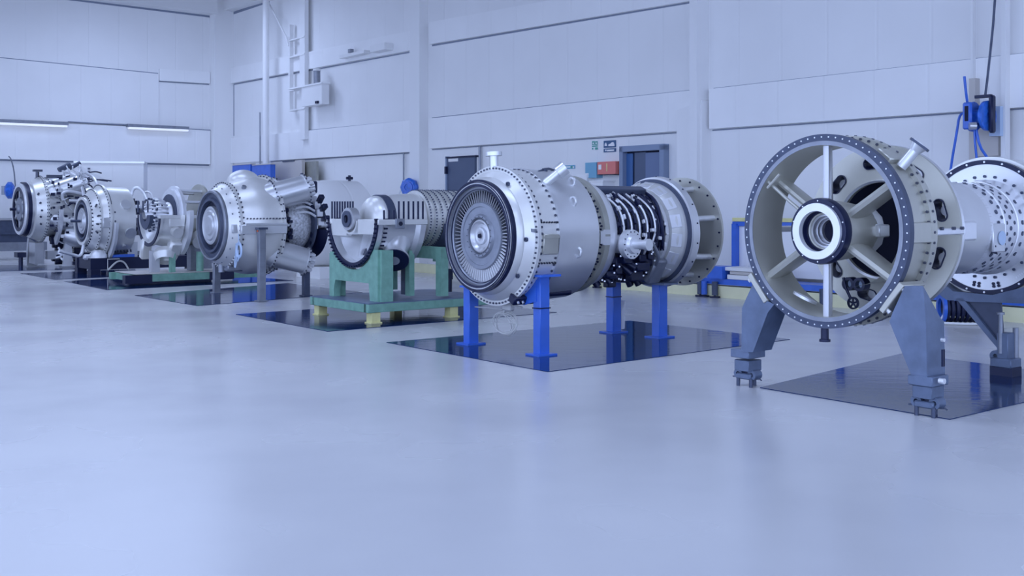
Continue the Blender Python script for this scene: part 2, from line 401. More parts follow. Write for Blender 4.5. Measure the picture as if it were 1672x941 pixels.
# signs and wall boxes
s_ = wthing('wall_sign', 'narrow green and white pictogram sign above teal box', 'sign', 971, 440)
wbox(s_, 'sign_panel', 966, 230, 976, 245, 0, .02, 'paper')
for (x0, y0, x1, y1) in ((966.6, 230.6, 970.8, 236.8), (971.4, 230.6, 975.6, 236.8), (966.6, 237.6, 975.6, 239.8), (971.4, 240.6, 975.6, 244.4), (966.6, 241.5, 968.4, 244.4)):
    wbox(s_, 'green_field', x0, y0, x1, y1, .02, .026, 'sgreen')
wbox(s_, 'arrow_mark', 967.6, 233, 969.6, 235.4, .026, .03, 'paper'); wbox(s_, 'arrow_mark', 972.4, 233, 974.6, 235, .026, .03, 'paper')
s_ = wthing('wall_sign', 'wide dark sign with white hand and van shapes beside lift entrance', 'sign', 995, 440)
wbox(s_, 'sign_panel', 985.5, 229.5, 1004.8, 241, 0, .02, 'navy'); wbox(s_, 'caption_panel', 985.5, 242.6, 1004.8, 248.4, 0, .02, 'navy')
wbox(s_, 'caption_mark', 988, 244.3, 990, 246.8, .02, .026, 'paper'); wbox(s_, 'caption_mark', 991, 244.3, 1002.5, 246.8, .02, .026, 'paper')
b_ = MB(); pts = [wl(s_, x, y, .022) for x, y in ((987.4, 238.6), (987.8, 235), (989.4, 233), (990.8, 235.4), (991.4, 238.6))]
b_.prism(pts, (0, -.006, 0)).build('figure_mark', 'paper', s_)
b_ = MB(); pts = [wl(s_, x, y, .022) for x, y in ((993.4, 238.8), (994, 235.6), (997, 234.6), (999.6, 232.2), (1002, 232.4), (1003.4, 236), (1003.4, 238.8))]
b_.prism(pts, (0, -.006, 0)).build('vehicle_mark', 'paper', s_)
s_ = wthing('wall_sign', 'long thin green safety strip above white wall cabinet', 'sign', 925, 440)
wbox(s_, 'sign_panel', 912.5, 270.2, 938, 276, 0, .02, 'teal'); wbox(s_, 'sign_text', 914.5, 271.8, 931, 274, .02, .025, 'paper')
wbox(s_, 'green_field', 932, 271, 934.6, 275, .02, .025, 'sgreen'); wbox(s_, 'sign_mark', 935, 271.6, 937, 274.6, .02, .025, 'paper')
s_ = wthing('wall_box', 'teal first aid box fixed left of the red box', 'box', 966, 440)
wbox(s_, 'box_body', 955.5, 265.5, 974, 290.5, 0, .16, 'teal'); wbox(s_, 'white_label', 954.5, 283, 960.5, 289, .16, .17, 'paper')
s_ = wthing('wall_box', 'salmon red wall box beside the lift entrance', 'box', 990, 440)
wbox(s_, 'box_body', 975.5, 264, 1005, 284.5, .0, .2, 'red'); wbox(s_, 'white_label', 977, 269, 981.5, 277, .2, .21, 'paper')
wbox(s_, 'box_shadow_gap', 977, 284.5, 1003, 285.6, .0, .18, 'black'); wbox(s_, 'indicator_row', 990, 267, 991, 280, .2, .208, 'yellow')
s_ = wthing('wall_cabinet', 'low white wall cabinet under the teal box', 'cabinet', 975, 440)
wbox(s_, 'cabinet_body', 964, 297, 984, 330, 0, .3, 'band'); wbox(s_, 'cabinet_top', 962, 294.8, 985, 297, 0, .33, 'paper')
s_ = wthing('wall_cabinet', 'pale grey dispenser shelf left of the teal box', 'cabinet', 950, 440)
wbox(s_, 'cabinet_body', 941, 285, 958, 305, 0, .2, 'band')
# conduits
def pipe(name, label, cat, pts, r, m_='col', group=None):
    o = MB().tube([Vector(p)-Vector(pts[0]) for p in pts], r, 10).build(name, m_); o.location = pts[0]
    return tag(o, label, cat, group)
def vp(px, off, z0, z1): a = W(px, HY, off); return [Vector((a.x, a.y, z0)), Vector((a.x, a.y, z1))]
pipe('vertical_pipe', 'tall white round duct pipe standing near the room corner', 'pipe', vp(434, .5, 0, CEIL), .095)
pipe('conduit', 'thin conduit just left of the tall white duct pipe', 'conduit', vp(424.5, .12, .5, W(424, 185).z), .02, 'grey')
pipe('conduit', 'dark conduit between navy door and drum casing', 'conduit', vp(783.5, .06, .1, W(783, 240).z), .03, 'grey')
pipe('conduit', 'thin conduit ending just left of the blue octagonal hose reel', 'conduit', vp(659, .06, .5, W(659, 250).z), .02, 'grey')
pipe('conduit', 'short thin conduit directly above the blue octagonal hose reel', 'conduit', vp(676, .06, 2.2, W(676, 250).z), .02, 'grey')
# ladder cage, bracket box, lamp and fitting high on the wall
t_ = wthing('wall_bracket', 'white steel ladder frame fixed high beside the tall pipe', 'bracket', 485, 440)
for (x0, y0, x1, y1) in ((470.5, 40, 473, 180), (489, -20, 497.5, 228)): wbox(t_, 'upright', x0, y0, x1, y1, .1, .22, 'col')
for y in (62, 90, 145, 178): wbox(t_, 'cross_rail', 471, y, 496, y+2, .1, .25, 'col')
b_ = MB(); b_.tube([wl(t_, 439, 5, .3), wl(t_, 468, 62, .3), wl(t_, 471, 75, .3)], .025); b_.build('stay_rod', 'col', t_)
t_ = wthing('junction_box', 'flat white box mounted on the high ladder frame', 'box', 508, 440)
wbox(t_, 'box_body', 492.5, 139, 525.5, 172, .2, .42, 'col'); wbox(t_, 'top_rail', 470, 139, 525, 141.5, .2, .46, 'band'); wbox(t_, 'cable_gland', 514, 165, 518, 169, .42, .47, 'black')
t_ = wthing('wall_lamp', 'small grey cylinder lamp standing on the flat white box', 'lamp', 517, 440)
p0 = wl(t_, 517.5, 139, .32); p1 = wl(t_, 517.5, 116, .32)
MB().cyl(p0, p1, .095, n=20).build('lamp_body', 'grey', t_); MB().cyl(p1, p1+Vector((0, 0, .06)), .11, n=20).build('lamp_cap', 'col', t_)
t_ = wthing('light_fitting', 'white wall fitting on the upper band left of the column', 'light', 590, 440)
wbox(t_, 'fitting_body', 554, 86, 594, 91, .1, .3, 'col'); wbox(t_, 'fitting_box', 604, 72, 628, 83, .1, .35, 'col'); wbox(t_, 'spot_head', 568, 80, 572, 86, .2, .3, 'grey')
# striplights on the left wall
for (x0, y0, x1, y1, lab) in ((-30, 197.5, 112, 203.5, 'striplight at the far left edge of left wall band'), (209, 206, 309, 211, 'striplight on left wall band nearer the corner')):
    t_ = thing('strip_light', lab, 'light', (*Lw((x0+x1)/2, HY).xy, 0), LA, 'striplights along the left wall')
    a_ = wl(t_, x0, y0, .3, Lw); c_ = wl(t_, x1, y1, .3, Lw)
    sg = 1 if a_.y > 0 else -1
    MB().box(((a_.x+c_.x)/2, sg*.2, (a_.z+c_.z)/2+.03), (abs(c_.x-a_.x), .2, .09)).build('lamp_housing', 'grey', t_)
    MB().box(((a_.x+c_.x)/2, sg*.25, (a_.z+c_.z)/2-.05), (abs(c_.x-a_.x)*.97, .12, .06)).build('lamp_tube', 'tube', t_)
# hose reels
def hose_reel(name, label, px, py, r, f, n, ang, off=.4, tw=0):
    p = f(px, py, off); t = thing(name, label, 'hose reel', (p.x, p.y, p.z), ang+tw)
    sg = -1 if f is W else 1
    b_ = MB(); b_.lathe([(-.09, .01), (-.09, r*.8), (-.05, r), (.05, r), (.09, r*.8), (.09, .01)], ax=(0, 1, 0), n=8); b_.build('reel_case', 'reel', t)
    b_ = MB(); b_.ring(-.11, -.07, r*.35, r*.6, ax=(0, 1, 0), n=20); b_.ring(.07, .11, r*.35, r*.6, ax=(0, 1, 0), n=20); b_.build('reel_rim', 'blue', t)
    b_ = MB(); b_.box((0, -sg*(.2 if tw < .6 else .1), 0), (.08, off*(.6 if tw < .6 else .3), .25)); b_.build('wall_arm', 'grey', t)
    b_ = MB(); b_.tube([(-r*.9, 0, 0), (-r*1.35, 0, -.2), (-r*1.3, 0, -.5), (-r, 0, -.8)], .018, smooth=2); b_.build('hose', 'col', t)
    return t
t = hose_reel('hose_reel', 'blue hose reel high on the wall at the left edge', 16, 311, .235, Lw, LN, LA, tw=R_(62), off=.75)
b_ = MB(); b_.tube([(.1, 0, .95), (-.12, 0, .9), (-.45, 0, .6), (-.62, 0, .1)], .018, smooth=2); b_.build('feed_hose', 'grey', t)
t = hose_reel('hose_reel', 'blue octagonal hose reel on the wall behind the green stand', 668.5, 306, .225, W, RN, RA, tw=R_(30))
# big reel, channel plate and feed lines on the right
t = wthing('mounting_channel', 'pale steel mounting board with two conduits behind the right hose reel', 'mounting board', 1610, 480)
wbox(t, 'backing_board', 1582, 128, 1592, 300, .1, .22, 'cream'); wbox(t, 'backing_board', 1592, 186, 1630, 255, .1, .18, 'cream')
wbox(t, 'upright_rail', 1634, -40, 1641.5, 300, .1, .22, 'col'); wbox(t, 'upright_rail', 1585, -40, 1588, 128, .1, .18, 'col')
wbox(t, 'grey_side_plate', 1615, 174, 1633, 222, .18, .3, 'pblue')
c0 = W(1600, 190, .55); t = thing('hose_reel', 'large blue cable reel on the wall above the right casing', 'hose reel', c0, RA)
b_ = MB()
for x in (-.10, .10): b_.lathe([(x-.02, .04), (x-.02, .2), (x+.02, .2), (x+.02, .04)], ax=(1, 0, 0), n=20, closed=True)
b_.cyl((-.1, 0, 0), (.1, 0, 0), .09, n=20); b_.build('reel_drum', 'reel', t)
b_ = MB(); b_.box((.16, .02, .02), (.06, .10, .5), bevel=.02); b_.box((.05, .0, .26), (.22, .06, .04)); b_.build('reel_bracket', 'black', t)
b_ = MB(); b_.box((-.06, -.2, .0), (.13, .05, .36), bevel=.02); b_.build('reel_guard', 'blue', t)
b_ = MB(); b_.box((-.06, -.225, .03), (.05, .02, .2), bevel=.005); b_.build('guard_opening', 'void', t)
b_ = MB(); b_.cyl((.0, -.26, -.14), (.06, -.20, -.14), .05); b_.build('cable_ball', 'steel', t)
b_ = MB(); b_.box((.0, .28, 0), (.1, .4, .3)); b_.build('wall_arm', 'grey', t)
b_ = MB(); b_.tube([(-.02, -.1, -.16), (-.01, -.1, -.4), (.01, -.05, -.75), (0, 0, -1.1)], .016, smooth=1); b_.tube([(.0, -.1, -.16), (.05, -.1, -.4), (.1, 0, -.55)], .018, smooth=1)
b_.tube([(-.12, -.05, .05), (-.26, -.05, .06), (-.3, -.05, -.2), (-.38, -.03, -.55), (-.44, 0, -.85)], .017, smooth=2)
b_.tube([(-.15, -.05, .2), (-.2, 0, .35), (-.22, 0, .55)], .018, smooth=1); b_.build('blue_hose', 'blue', t)
b_ = MB(); b_.tube([(.06, .02, .25), (.09, .05, .6), (.15, .1, 1.4), (.2, .1, 2.4)], .016, smooth=1); b_.build('feed_cable', 'dgrey', t)
# ------------------------------------------------------------------ kerb and roller bench along the right wall
KA = P(735, 449.5); KB = P(1213, 489.5); KD = (KB-KA).normalized(); KN = Vector((KD.y, -KD.x, 0)); KAng = math.atan2(KD.y, KD.x)
L = 16.5
b = MB(); b.box((L/2-3, .09, .095), (L+6, .18, .19)); o = b.build('kerb', 'kerb'); o.location = KA; o.rotation_euler = (0, 0, KAng); struct(o)
def kt(px, py): p = P(px, py)-KA; return p.dot(KD)
t = thing('roller_bench', 'long blue framed work bench with white back panels along yellow kerb', 'bench', KA+KD*kt(990, 471), KAng)
bl = kt(1240, 492)-kt(990, 471); l2 = kt(1700, 530)-kt(990, 471)
MB().box((l2/2, .25, .26), (l2, .5, .09)).build('lower_beam', 'blue', t)
MB().box((l2/2+1.2, .62, .82), (l2-2.4, .04, .95)).build('back_panel', 'band', t)
MB().box((l2/2+1.2, .6, 1.19), (l2-2.4, .09, .07)).build('top_rail', 'blue', t)
MB().box((l2/2+1.2, .6, 1.26), (l2-2.4, .09, .06)).build('yellow_strip', 'yellow', t)
for k in (2.47, 4.47, 6.6): MB().box((k, .55, .74), (.09, .09, .9)).build('upright', 'blue', t)
for px_, py_ in ((977, 470), (1099, 489), (1135, 485), (1159, 487), (1345, 501), (1440, 510), (1600, 524)):
    x = kt(px_, py_)-kt(990, 471)
    b_ = MB(); b_.cyl((x, -.06, .04), (x, -.06, .26), .05, n=12); b_.build('leg', 'blue' if px_ == 1099 else 'dgrey', t)
    b_ = MB(); b_.cyl((x, -.06, .0), (x, -.06, .025), .085, n=16); b_.cyl((x, -.06, .02), (x, -.06, .1), .02, n=8); b_.build('levelling_foot', 'black', t)
x = kt(958, 468)-kt(990, 471)
b_ = MB(); b_.lathe([(-.03, .03), (-.03, .08), (.03, .08), (.03, .03)], o=(x, -.06, .08), ax=(0, 1, 0), n=20, closed=True); b_.cyl((x, -.1, .08), (x, -.02, .08), .03); b_.box((x+.01, -.06, .18), (.06, .09, .1)); b_.box((x+.3, .02, .26), (.75, .06, .07)); b_.build('caster', 'black', t)
MB().box((kt(1172, 486)-kt(990, 471), .08, .41), (.3, .3, .2)).build('blue_end_block', 'blue', t)
x0 = kt(1183, 487)-kt(990, 471)
for k, (dx, z, h, ww) in enumerate(((0, .32, .075, 1.0), (.03, .4, .05, .95), (-.02, .455, .06, 1.05))):
    o = MB().box((0, 0, h/2), (ww, .34, h), bevel=.006).build('shelf_carton', 'paper' if k != 1 else 'cream'); o.location = KA+KD*(kt(990, 471)+x0+.55+dx)-KN*.17+Vector((0, 0, z-.012)); o.rotation_euler = (0, 0, KAng)
    tag(o, ['lowest flat white carton stacked on the blue bench', 'middle cream flat carton in the stack on the blue bench', 'topmost flat white carton in the stack on the blue bench'][k], 'carton', 'flat cartons stacked on the blue bench')
# ------------------------------------------------------------------ mats
def floor_mat(label, c):
    pts = [P(*q) for q in c]; o0 = sum(pts, Vector())/4
    b_ = MB(); b_.loft([p-o0+Vector((0, 0, .006)) for p in pts], [p-o0 for p in pts]); o = b_.build('floor_mat', 'mat'); o.location = o0+Vector((0, 0, .0005))
    return tag(o, label, 'mat', 'dark mats under the machines')
floor_mat('glossy dark mat under the grey legged spoked casing', [(1241, 634), (1551, 686), (1823, 623), (1474, 578)])
floor_mat('glossy dark mat under the blue posts of the vaned engine', [(631, 560), (894, 608), (1290, 555), (1028, 524.5)])
floor_mat('glossy dark mat under the green stand with yellow feet', [(385, 514), (535, 542), (909, 510.5), (740, 490)])
floor_mat('glossy dark mat under the white engine with splayed cans', [(220, 483), (322, 500), (592, 478), (470, 463)])
floor_mat('dark mat under the low green frame with half casing', [(104, 460), (174, 474), (479, 458.5), (330, 446)])
floor_mat('dark mat under the second engine with black beam base', [(33, 447), (88, 457), (230, 450.5), (220, 440)])
floor_mat('thin dark mat at the far left under the piped engine', [(-60, 434), (0, 443.5), (150, 439.5), (150, 432.5)])
# ------------------------------------------------------------------ machine face with rings (shared shape)
def flange(b_, x, R, zc, w=.03, d=.035, n=96): b_.ring(x-w/2, x+w/2, R-d, R, o=(0, 0, zc), n=n)
# ================================================================== ENGINE 6 : vaned engine on blue posts
F6 = Fr(-.176, 11.18); Z6 = 1.186
def O(z, x=0): return (x, 0, z)
E = thing('turbine_engine', 'silver engine with ringed vane face and exhaust disc on blue posts', 'engine', F6.o)
o = O(Z6)
b = MB(); b.lathe([(-.17, .565), (-.12, .60), (-.10, .60), (-.02, .665), (-.015, .715), (.02, .715), (.02, .69), (.05, .685), (.27, .68)], o, n=128); b.build('front_casing', 'white', E)
b = MB(); b.bolts(-.016, .69, 84, .011, .012, o); b.build('flange_bolts', 'bolt', E)
b = MB(); b.rbolts(.05, .685, 66, .013, .012, o, R_(0), R_(360)); b.rbolts(.255, .68, 60, .013, .012, o); b.build('bolt_ring', 'bolt', E)
b = MB(); b.bolts(-.122, .585, 72, .006, .006, o); b.build('rim_screws', 'bolt', E)
b = MB(); b.ring(-.215, -.12, .535, .565, o, n=128); b.build('dark_outer_ring', 'black', E)
b = MB(); b.lathe([(-.225, .548), (-.235, .54), (-.235, .528), (-.225, .52), (-.19, .52), (-.19, .548)], o, n=128, closed=True); b.build('bright_lip', 'steel', E)
b = MB(); b.ring(-.240, -.232, .502, .522, o, n=128); b.ring(-.240, -.222, .538, .545, o, n=128); b.ring(-.222, -.20, .556, .572, o, n=128); b.ring(-.206, -.198, .470, .478, o, n=128); b.build('dark_seal_line', 'black', E)
b = MB(); b.lathe([(-.20, .52), (-.205, .505), (-.20, .475), (-.185, .462), (-.10, .462), (-.10, .52)], o, n=128, closed=True); b.build('inner_shroud', 'grey', E)
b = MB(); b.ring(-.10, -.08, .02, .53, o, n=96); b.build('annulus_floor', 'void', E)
b = MB()
NV = 72
for k in range(NV):
    a = 2*PI*k/NV; c = Vector((0, -math.sin(a), math.cos(a))); tt = Vector((0, -math.cos(a), -math.sin(a)))
    pr = []
    for (r_, tw) in ((.335, -.25), (.462, -.5)):
        ch = Vector((math.cos(tw), 0, 0))+tt*math.sin(tw); nn = Vector((-math.sin(tw), 0, 0))+tt*math.cos(tw); p = Vector(o)+c*r_+Vector((-.165, 0, 0))
        pr.append([p-ch*.013, p+nn*.004, p+ch*.013, p-nn*.003])
    b.loft(pr[0], pr[1])
b.build('stator_vanes', 'vane', E, angle=60)
b = MB(); b.lathe([(-.10, .345), (-.175, .345), (-.19, .335), (-.19, .30), (-.18, .295), (-.18, .225), (-.195, .215), (-.205, .21), (-.205, .19), (-.17, .18), (-.165, .165)], o, n=96); b.build('hub_disc', 'grey', E)
b = MB(); b.lathe([(-.165, .168), (-.195, .165), (-.2, .15), (-.18, .14), (-.165, .12), (-.17, .09), (-.195, .085), (-.2, .05), (-.19, .03), (-.17, .0)], o, n=64); b.build('hub_boss', 'steel', E)
b = MB(); b.bolts(-.205, .2, 20, .006, .005, o); b.bolts(-.185, .315, 60, .004, .004, o); b.build('hub_screws', 'bolt', E)
b = MB(); b.cyl(Vector(o)+Vector((-.205, 0, 0)), Vector(o)+Vector((-.19, 0, 0)), .022); b.build('shaft_socket', 'void', E)
for dg in (33, 92, 128):
    p = pol(-.10, dg, .625, Z6); b = MB(); b.ring(-.012, .01, .012, .022, p, n=16); b.build('lifting_eye', 'dgrey', E)
b = MB(); b.box(pol(-.035, 84, .65, Z6), (.03, .09, .03), Matrix.Rotation(R_(6), 4, 'X')); b.build('clamp_bar', 'grey', E)
b = MB(); b.lathe([(.27, .68), (.27, .70), (.30, .70), (.30, .685), (.40, .69), (.60, .685), (.83, .675), (.845, .655), (.845, .60)], o, n=128); b.build('barrel_casing', 'silver', E)
b = MB(); b.box(pol(.16, 96, .69, Z6), (.2, .03, .2), Matrix.Rotation(R_(6), 4, 'X'), bevel=.008); b.box(pol(.16, 90, .70, Z6), (.20, .04, .02)); b.build('access_cover', 'beige', E)
b = MB()
for dg, t0 in ((78, .035), (78, .285), (112, .05), (112, .27)):
    for k in range(7): b.cyl(pol(.05+.035*k, dg, .68, Z6), pol(.05+.035*k, dg, .70, Z6), .009, n=6)
b.build('cover_bolts', 'bolt', E)
b = MB()
for dg, t in ((58, .55), (103, .55), (35, .7)):
    b.tube([pol(t, dg-3, .68, Z6), pol(t, dg-2, .72, Z6), pol(t, dg+3, .73, Z6), pol(t, dg+5, .68, Z6)], .014, smooth=1)
b.build('grab_handle', 'silver', E)
# pipe stubs on top
b = MB(); b.cyl(pol(.02, -3, .68, Z6), pol(.02, -3, .83, Z6), .045, n=20); b.cyl(pol(.02, -3, .82, Z6), pol(.02, -3, .86, Z6), .085, n=24); b.build('top_spigot', 'silver', E)
b = MB(); b.cyl(pol(.30, 38, .64, Z6), pol(.46, 38, .86, Z6), .045, n=20); b.cyl(pol(.42, 38, .81, Z6), pol(.48, 38, .885, Z6), .075, n=20); b.build('angled_spigot', 'silver', E)
b = MB(); b.cyl(pol(.55, 12, .66, Z6), pol(.55, 12, .71, Z6), .03, n=12); b.tube([pol(.42, 16, .68, Z6), pol(.62, 8, .71, Z6), pol(.8, 2, .68, Z6)], .014, smooth=1); b.build('top_fitting', 'dgrey', E)
b = MB(); b.lathe([(.845, .60), (.95, .60), (.96, .63), (1.03, .63), (1.04, .60)], o, n=96); b.build('dark_band', 'beigedark', E)
b = MB(); b.lathe([(1.04, .60), (1.05, .61), (1.10, .60), (1.19, .57), (1.25, .50), (1.25, .40)], o, n=96); b.build('cone_casing', 'silver', E)
b = MB(); b.bolts(.93, .60, 60, .012, -.02, o, ax=1); b.rbolts(.93, .60, 40, .012, .016, o); b.build('bolt_ring', 'black', E)
b = MB(); b.box(pol(.98, 92, .60, Z6), (.1, .06, .16)); b.box(pol(.92, 92, .62, Z6), (.06, .03, .13)); b.build('joint_lug', 'silver', E)
# middle section
b = MB(); b.lathe([(1.2, .30), (1.2, .42), (2.05, .40), (2.05, .3)], o, n=64); b.build('core_drum', 'dgrey', E)
for k in range(6):
    t = 1.25+.125*k
    b = MB(); b.ring(t, t+.035, .38, .47-.004*k, o, n=72); b.build('casing_hoop', 'silver' if k % 2 else 'bright', E)
b = MB()
for k in range(5):
    t = 1.29+.125*k
    b.rbolts(t+.02, .425, 26, .02, .02, o, R_(-40), R_(130), seg=8)
b.build('hoop_fasteners', 'black', E)
b = MB(); b.box(pol(1.55, 24, .52, Z6), (.78, .10, .07), Matrix.Rotation(R_(24), 4, 'X'), bevel=.01); b.build('cable_tray', 'dgrey', E)
b = MB()
for k in range(6):
    t = 1.22+.12*k
    b.tube([pol(t, 26, .5, Z6), pol(t+.03, 45, .49, Z6), pol(t+.10, 62, .50, Z6), pol(t+.12, 80, .48, Z6), pol(t+.13, 118, .47, Z6)], .016, smooth=2)
b.build('feed_pipe', 'black', E)
b = MB()
for k in range(5):
    t = 1.27+.12*k
    b.tube([pol(t, 28, .5, Z6), pol(t+.04, 50, .52, Z6), pol(t+.08, 64, .52, Z6), pol(t+.10, 85, .5, Z6), pol(t+.05, 100, .5, Z6)], .012, smooth=2)
b.build('bright_pipe', 'bright', E)
b = MB(); b.lathe([(1.95, .40), (2.0, .50), (2.05, .50), (2.10, .44), (2.15, .44)], o, n=72); b.build('rear_cone', 'silver', E)
b = MB(); b.tube([pol(1.98, 20, .5, Z6), pol(1.93, 50, .56, Z6), pol(1.9, 80, .55, Z6), pol(1.95, 105, .52, Z6)], .02, smooth=2); b.tube([pol(1.9, 15, .5, Z6), pol(1.85, 45, .52, Z6), pol(1.84, 90, .5, Z6)], .014, smooth=2); b.build('rear_pipe', 'black', E)
b = MB(); random.seed(21)
for k in range(34):
    t = random.uniform(1.28, 2.0); dg = random.uniform(30, 112); b.box(pol(t, dg, random.uniform(.47, .53), Z6), (random.uniform(.015, .05), random.uniform(.02, .06), random.uniform(.02, .05)), Matrix.Rotation(R_(dg), 4, 'X'), bevel=.004)
b.build('pipe_clips', 'bright', E)
b = MB()
for k in range(30):
    t = random.uniform(1.28, 2.0); dg = random.uniform(30, 112); b.box(pol(t, dg, random.uniform(.46, .53), Z6), (random.uniform(.02, .06), random.uniform(.02, .08), random.uniform(.02, .05)), Matrix.Rotation(R_(dg), 4, 'X'), bevel=.004)
for k in range(6): b.tube([pol(1.75+.04*k, 34, .50, Z6), pol(1.82+.03*k, 55+5*k, .53, Z6), pol(1.86+.02*k, 85, .51, Z6), pol(1.8+.04*k, 112, .5, Z6)], .011, n=6, smooth=1)
b.build('wiring_harness', 'black', E)
# big near-side valve flange
vc = F6.side(1031, 399, -.62); dn = Vector((0.1, -1, 0)).normalized()
b = MB(); b.cyl(vc-dn*.25, vc-dn*.02, .10, n=24); b.cyl(vc-dn*.05, vc+dn*.015, .155, n=40); b.cyl(vc+dn*.015, vc+dn*.05, .105, .09, n=32); b.build('valve_flange', 'bright', E)
b = MB(); b.cyl(vc+dn*.05, vc+dn*.2, .05, n=24); b.cyl(vc+dn*.19, vc+dn*.24, .062, n=24); b.build('valve_spigot', 'bright', E)
b = MB()
for k in range(14):
    a = 2*PI*k/14; q = dn.to_track_quat('Z', 'Y').to_matrix()@Vector((math.cos(a), math.sin(a), 0)); b.cyl(vc+q*.133+dn*.01, vc+q*.133+dn*.022, .008, n=6)
b.build('valve_bolts', 'bolt', E)
b = MB()
random.seed(3)
for k in range(30):
    t = random.uniform(1.15, 1.95); dg = random.uniform(115, 215); r_ = random.uniform(.42, .56)
    b.box(pol(t, dg, r_, Z6), (random.uniform(.06, .2), random.uniform(.05, .14), random.uniform(.05, .12)), bevel=.01)
for k in range(8):
    t = random.uniform(1.15, 1.9); b.cyl(pol(t, 128+8*k, .40, Z6), pol(t+.1, 128+8*k, .6, Z6), .04, n=12)
b.build('gearbox_cluster', 'black', E)
b = MB()
for k in range(26): p = pol(random.uniform(1.1, 1.9), random.uniform(110, 160), .57, Z6); b.cyl(p, p+Vector((-.01, -.012, 0)), .010, n=6)
b.build('bright_nuts', 'bright', E)
b = MB(); b.box(pol(1.98, 140, .52, Z6), (.2, .16, .3), Matrix.Rotation(.5, 4, 'X'), bevel=.02); b.tube([pol(1.7, 100, .6, Z6), pol(1.8, 112, .64, Z6), pol(1.85, 125, .6, Z6)], .02, smooth=1); b.build('pump_block', 'grey', E)
# exhaust
b = MB(); b.lathe([(2.08, .44), (2.08, .52), (2.14, .56), (2.25, .575), (2.29, .575)], o, n=96); b.build('exhaust_cowl', 'white', E)
b = MB()
for k in range(16): b.box(pol(2.13, 22.5*k+8, .545, Z6), (.13, .15, .012), Matrix.Rotation(R_(22.5*k+8), 4, 'X') @ Matrix.Rotation(-.45, 4, 'Y'), bevel=.004)
b.build('cowl_windows', 'bright', E)
b = MB(); b.ring(2.27, 2.31, .55, .612, o, n=96); b.build('exhaust_seal', 'dgrey', E)
b = MB(); b.lathe([(2.30, .60), (2.31, .635), (2.40, .645), (2.42, .63), (2.42, .50), (2.38, .46)], o, n=96); b.build('exhaust_ring', 'silver', E)
b = MB(); b.rbolts(2.37, .642, 18, .010, .006, o); b.bolts(2.78, .60, 24, .012, .012, o, ax=-1); b.build('exhaust_bolts', 'black', E)
b = MB(); b.ring(2.78, 2.81, .24, .637, o, n=96); b.build('exhaust_disc', 'beige', E)
b = MB(); b.lathe([(2.4, .46), (2.45, .30), (2.6, .26), (2.78, .26)], o, n=64); b.build('exhaust_core', 'grey', E)
for dg in (20, 72, 122, 160, 210, 260, 310):
    b = MB(); p0 = pol(2.42, dg, .50, Z6); p1 = pol(2.79, dg, .53, Z6); b.cyl(p0, p1, .035, n=14); b.build('exhaust_strut', 'silver', E)
# lower black bits
b = MB(); p = pol(.1, 150, .70, Z6)
b.box(pol(.1, 152, .71, Z6), (.30, .10, .09), Matrix.Rotation(.5, 4, 'X'), bevel=.01); b.cyl(pol(.38, 150, .68, Z6), pol(.72, 150, .68, Z6), .035, n=12); b.build('underside_clamp', 'black', E)
b = MB()
for k in range(5): b.cyl(pol(0+.06*k, 150, .75, Z6), pol(0+.06*k, 150, .775, Z6), .014, n=6)
b.build('clamp_nuts', 'steel', E)
# blue stands
def post_stand(F, px, py, ztop, w, label, mm='blue', gp=None, cap=None, lz=0.0, orient=0):
    c = F.fl(px, py); wp = F.o+DA*c.x+DB*c.y
    t_ = thing('support_post', label, 'stand', (wp.x, wp.y, .007), AA, gp)
    MB().box((0, 0, ztop/2), (w, w*.9, ztop), bevel=.006).build('post', mm, t_)
    MB().box((0, 0, .008), (w*1.9, w*1.7, .016)).build('base_plate', mm, t_)
    return t_, c
t_, c = post_stand(F6, 884, 581, .80, .125, 'nearest blue square post under silver vaned engine', gp='blue posts under the vaned engine')
zz = F6.at(880, 447, c.x).z
b = MB(); b.box((0, .0, zz-.02), (.26, .30, .022)); b.build('saddle_plate', 'blue', t_)
b = MB(); b.loft([(-.07, .0, zz-.03), (-.07, .24, zz-.27), (-.07, .20, zz-.33), (-.07, .0, zz-.28)], [(-.05, .0, zz-.03), (-.05, .24, zz-.27), (-.05, .20, zz-.33), (-.05, .0, zz-.28)]); b.build('gusset', 'blue', t_)
b = MB(); b.loft([(.07, 0, zz-.03), (.13, 0, zz-.03), (.07, 0, zz-.2)], [(.07, .02, zz-.03), (.13, .02, zz-.03), (.07, .02, zz-.2)]); b.build('gusset', 'blue', t_)
b = MB(); b.tube([(-.07, -.06, .47), (.07, -.06, .47)], .006); b.tube([(-.07, -.06, .47), (-.12, .0, .475)], .006); b.build('tie_band', 'black', t_)
t_, c = post_stand(F6, 769, 563, .62, .125, 'blue square post under far edge of vaned engine face', gp='blue posts under the vaned engine')
MB().box((0, -.05, .62), (.2, .24, .02)).build('saddle_plate', 'blue', t_)
c1 = F6.fl(1002, 544); c2 = F6.fl(1077, 552); mid = (c1+c2)/2; wp = F6.o+DA*mid.x+DB*mid.y
t_ = thing('rear_trestle', 'blue two legged trestle under exhaust end of the vaned engine', 'stand', (wp.x, wp.y, .007), AA)
ztop = .60
for cc in (c1, c2):
    q = cc-mid
    MB().box((q.x, q.y, ztop/2), (.135, .12, ztop), bevel=.006).build('leg', 'blue', t_); MB().box((q.x, q.y, .008), (.26, .22, .016)).build('base_plate', 'blue', t_)
q1 = c1-mid; q2 = c2-mid; dv = (q2-q1); an = math.atan2(dv.y, dv.x)
MB().box((0, 0, ztop+.01), (dv.length+.32, .26, .022), Matrix.Rotation(an, 4, 'Z')).build('top_plate', 'stand', t_)
MB().box((0, 0, ztop+.09), (dv.length*.5, .16, .14), Matrix.Rotation(an, 4, 'Z')).build('cradle_block', 'blue', t_)
b = MB(); b.box((q1.x, q1.y, .42), (.142, .127, .012)); b.build('tie_band', 'black', t_)
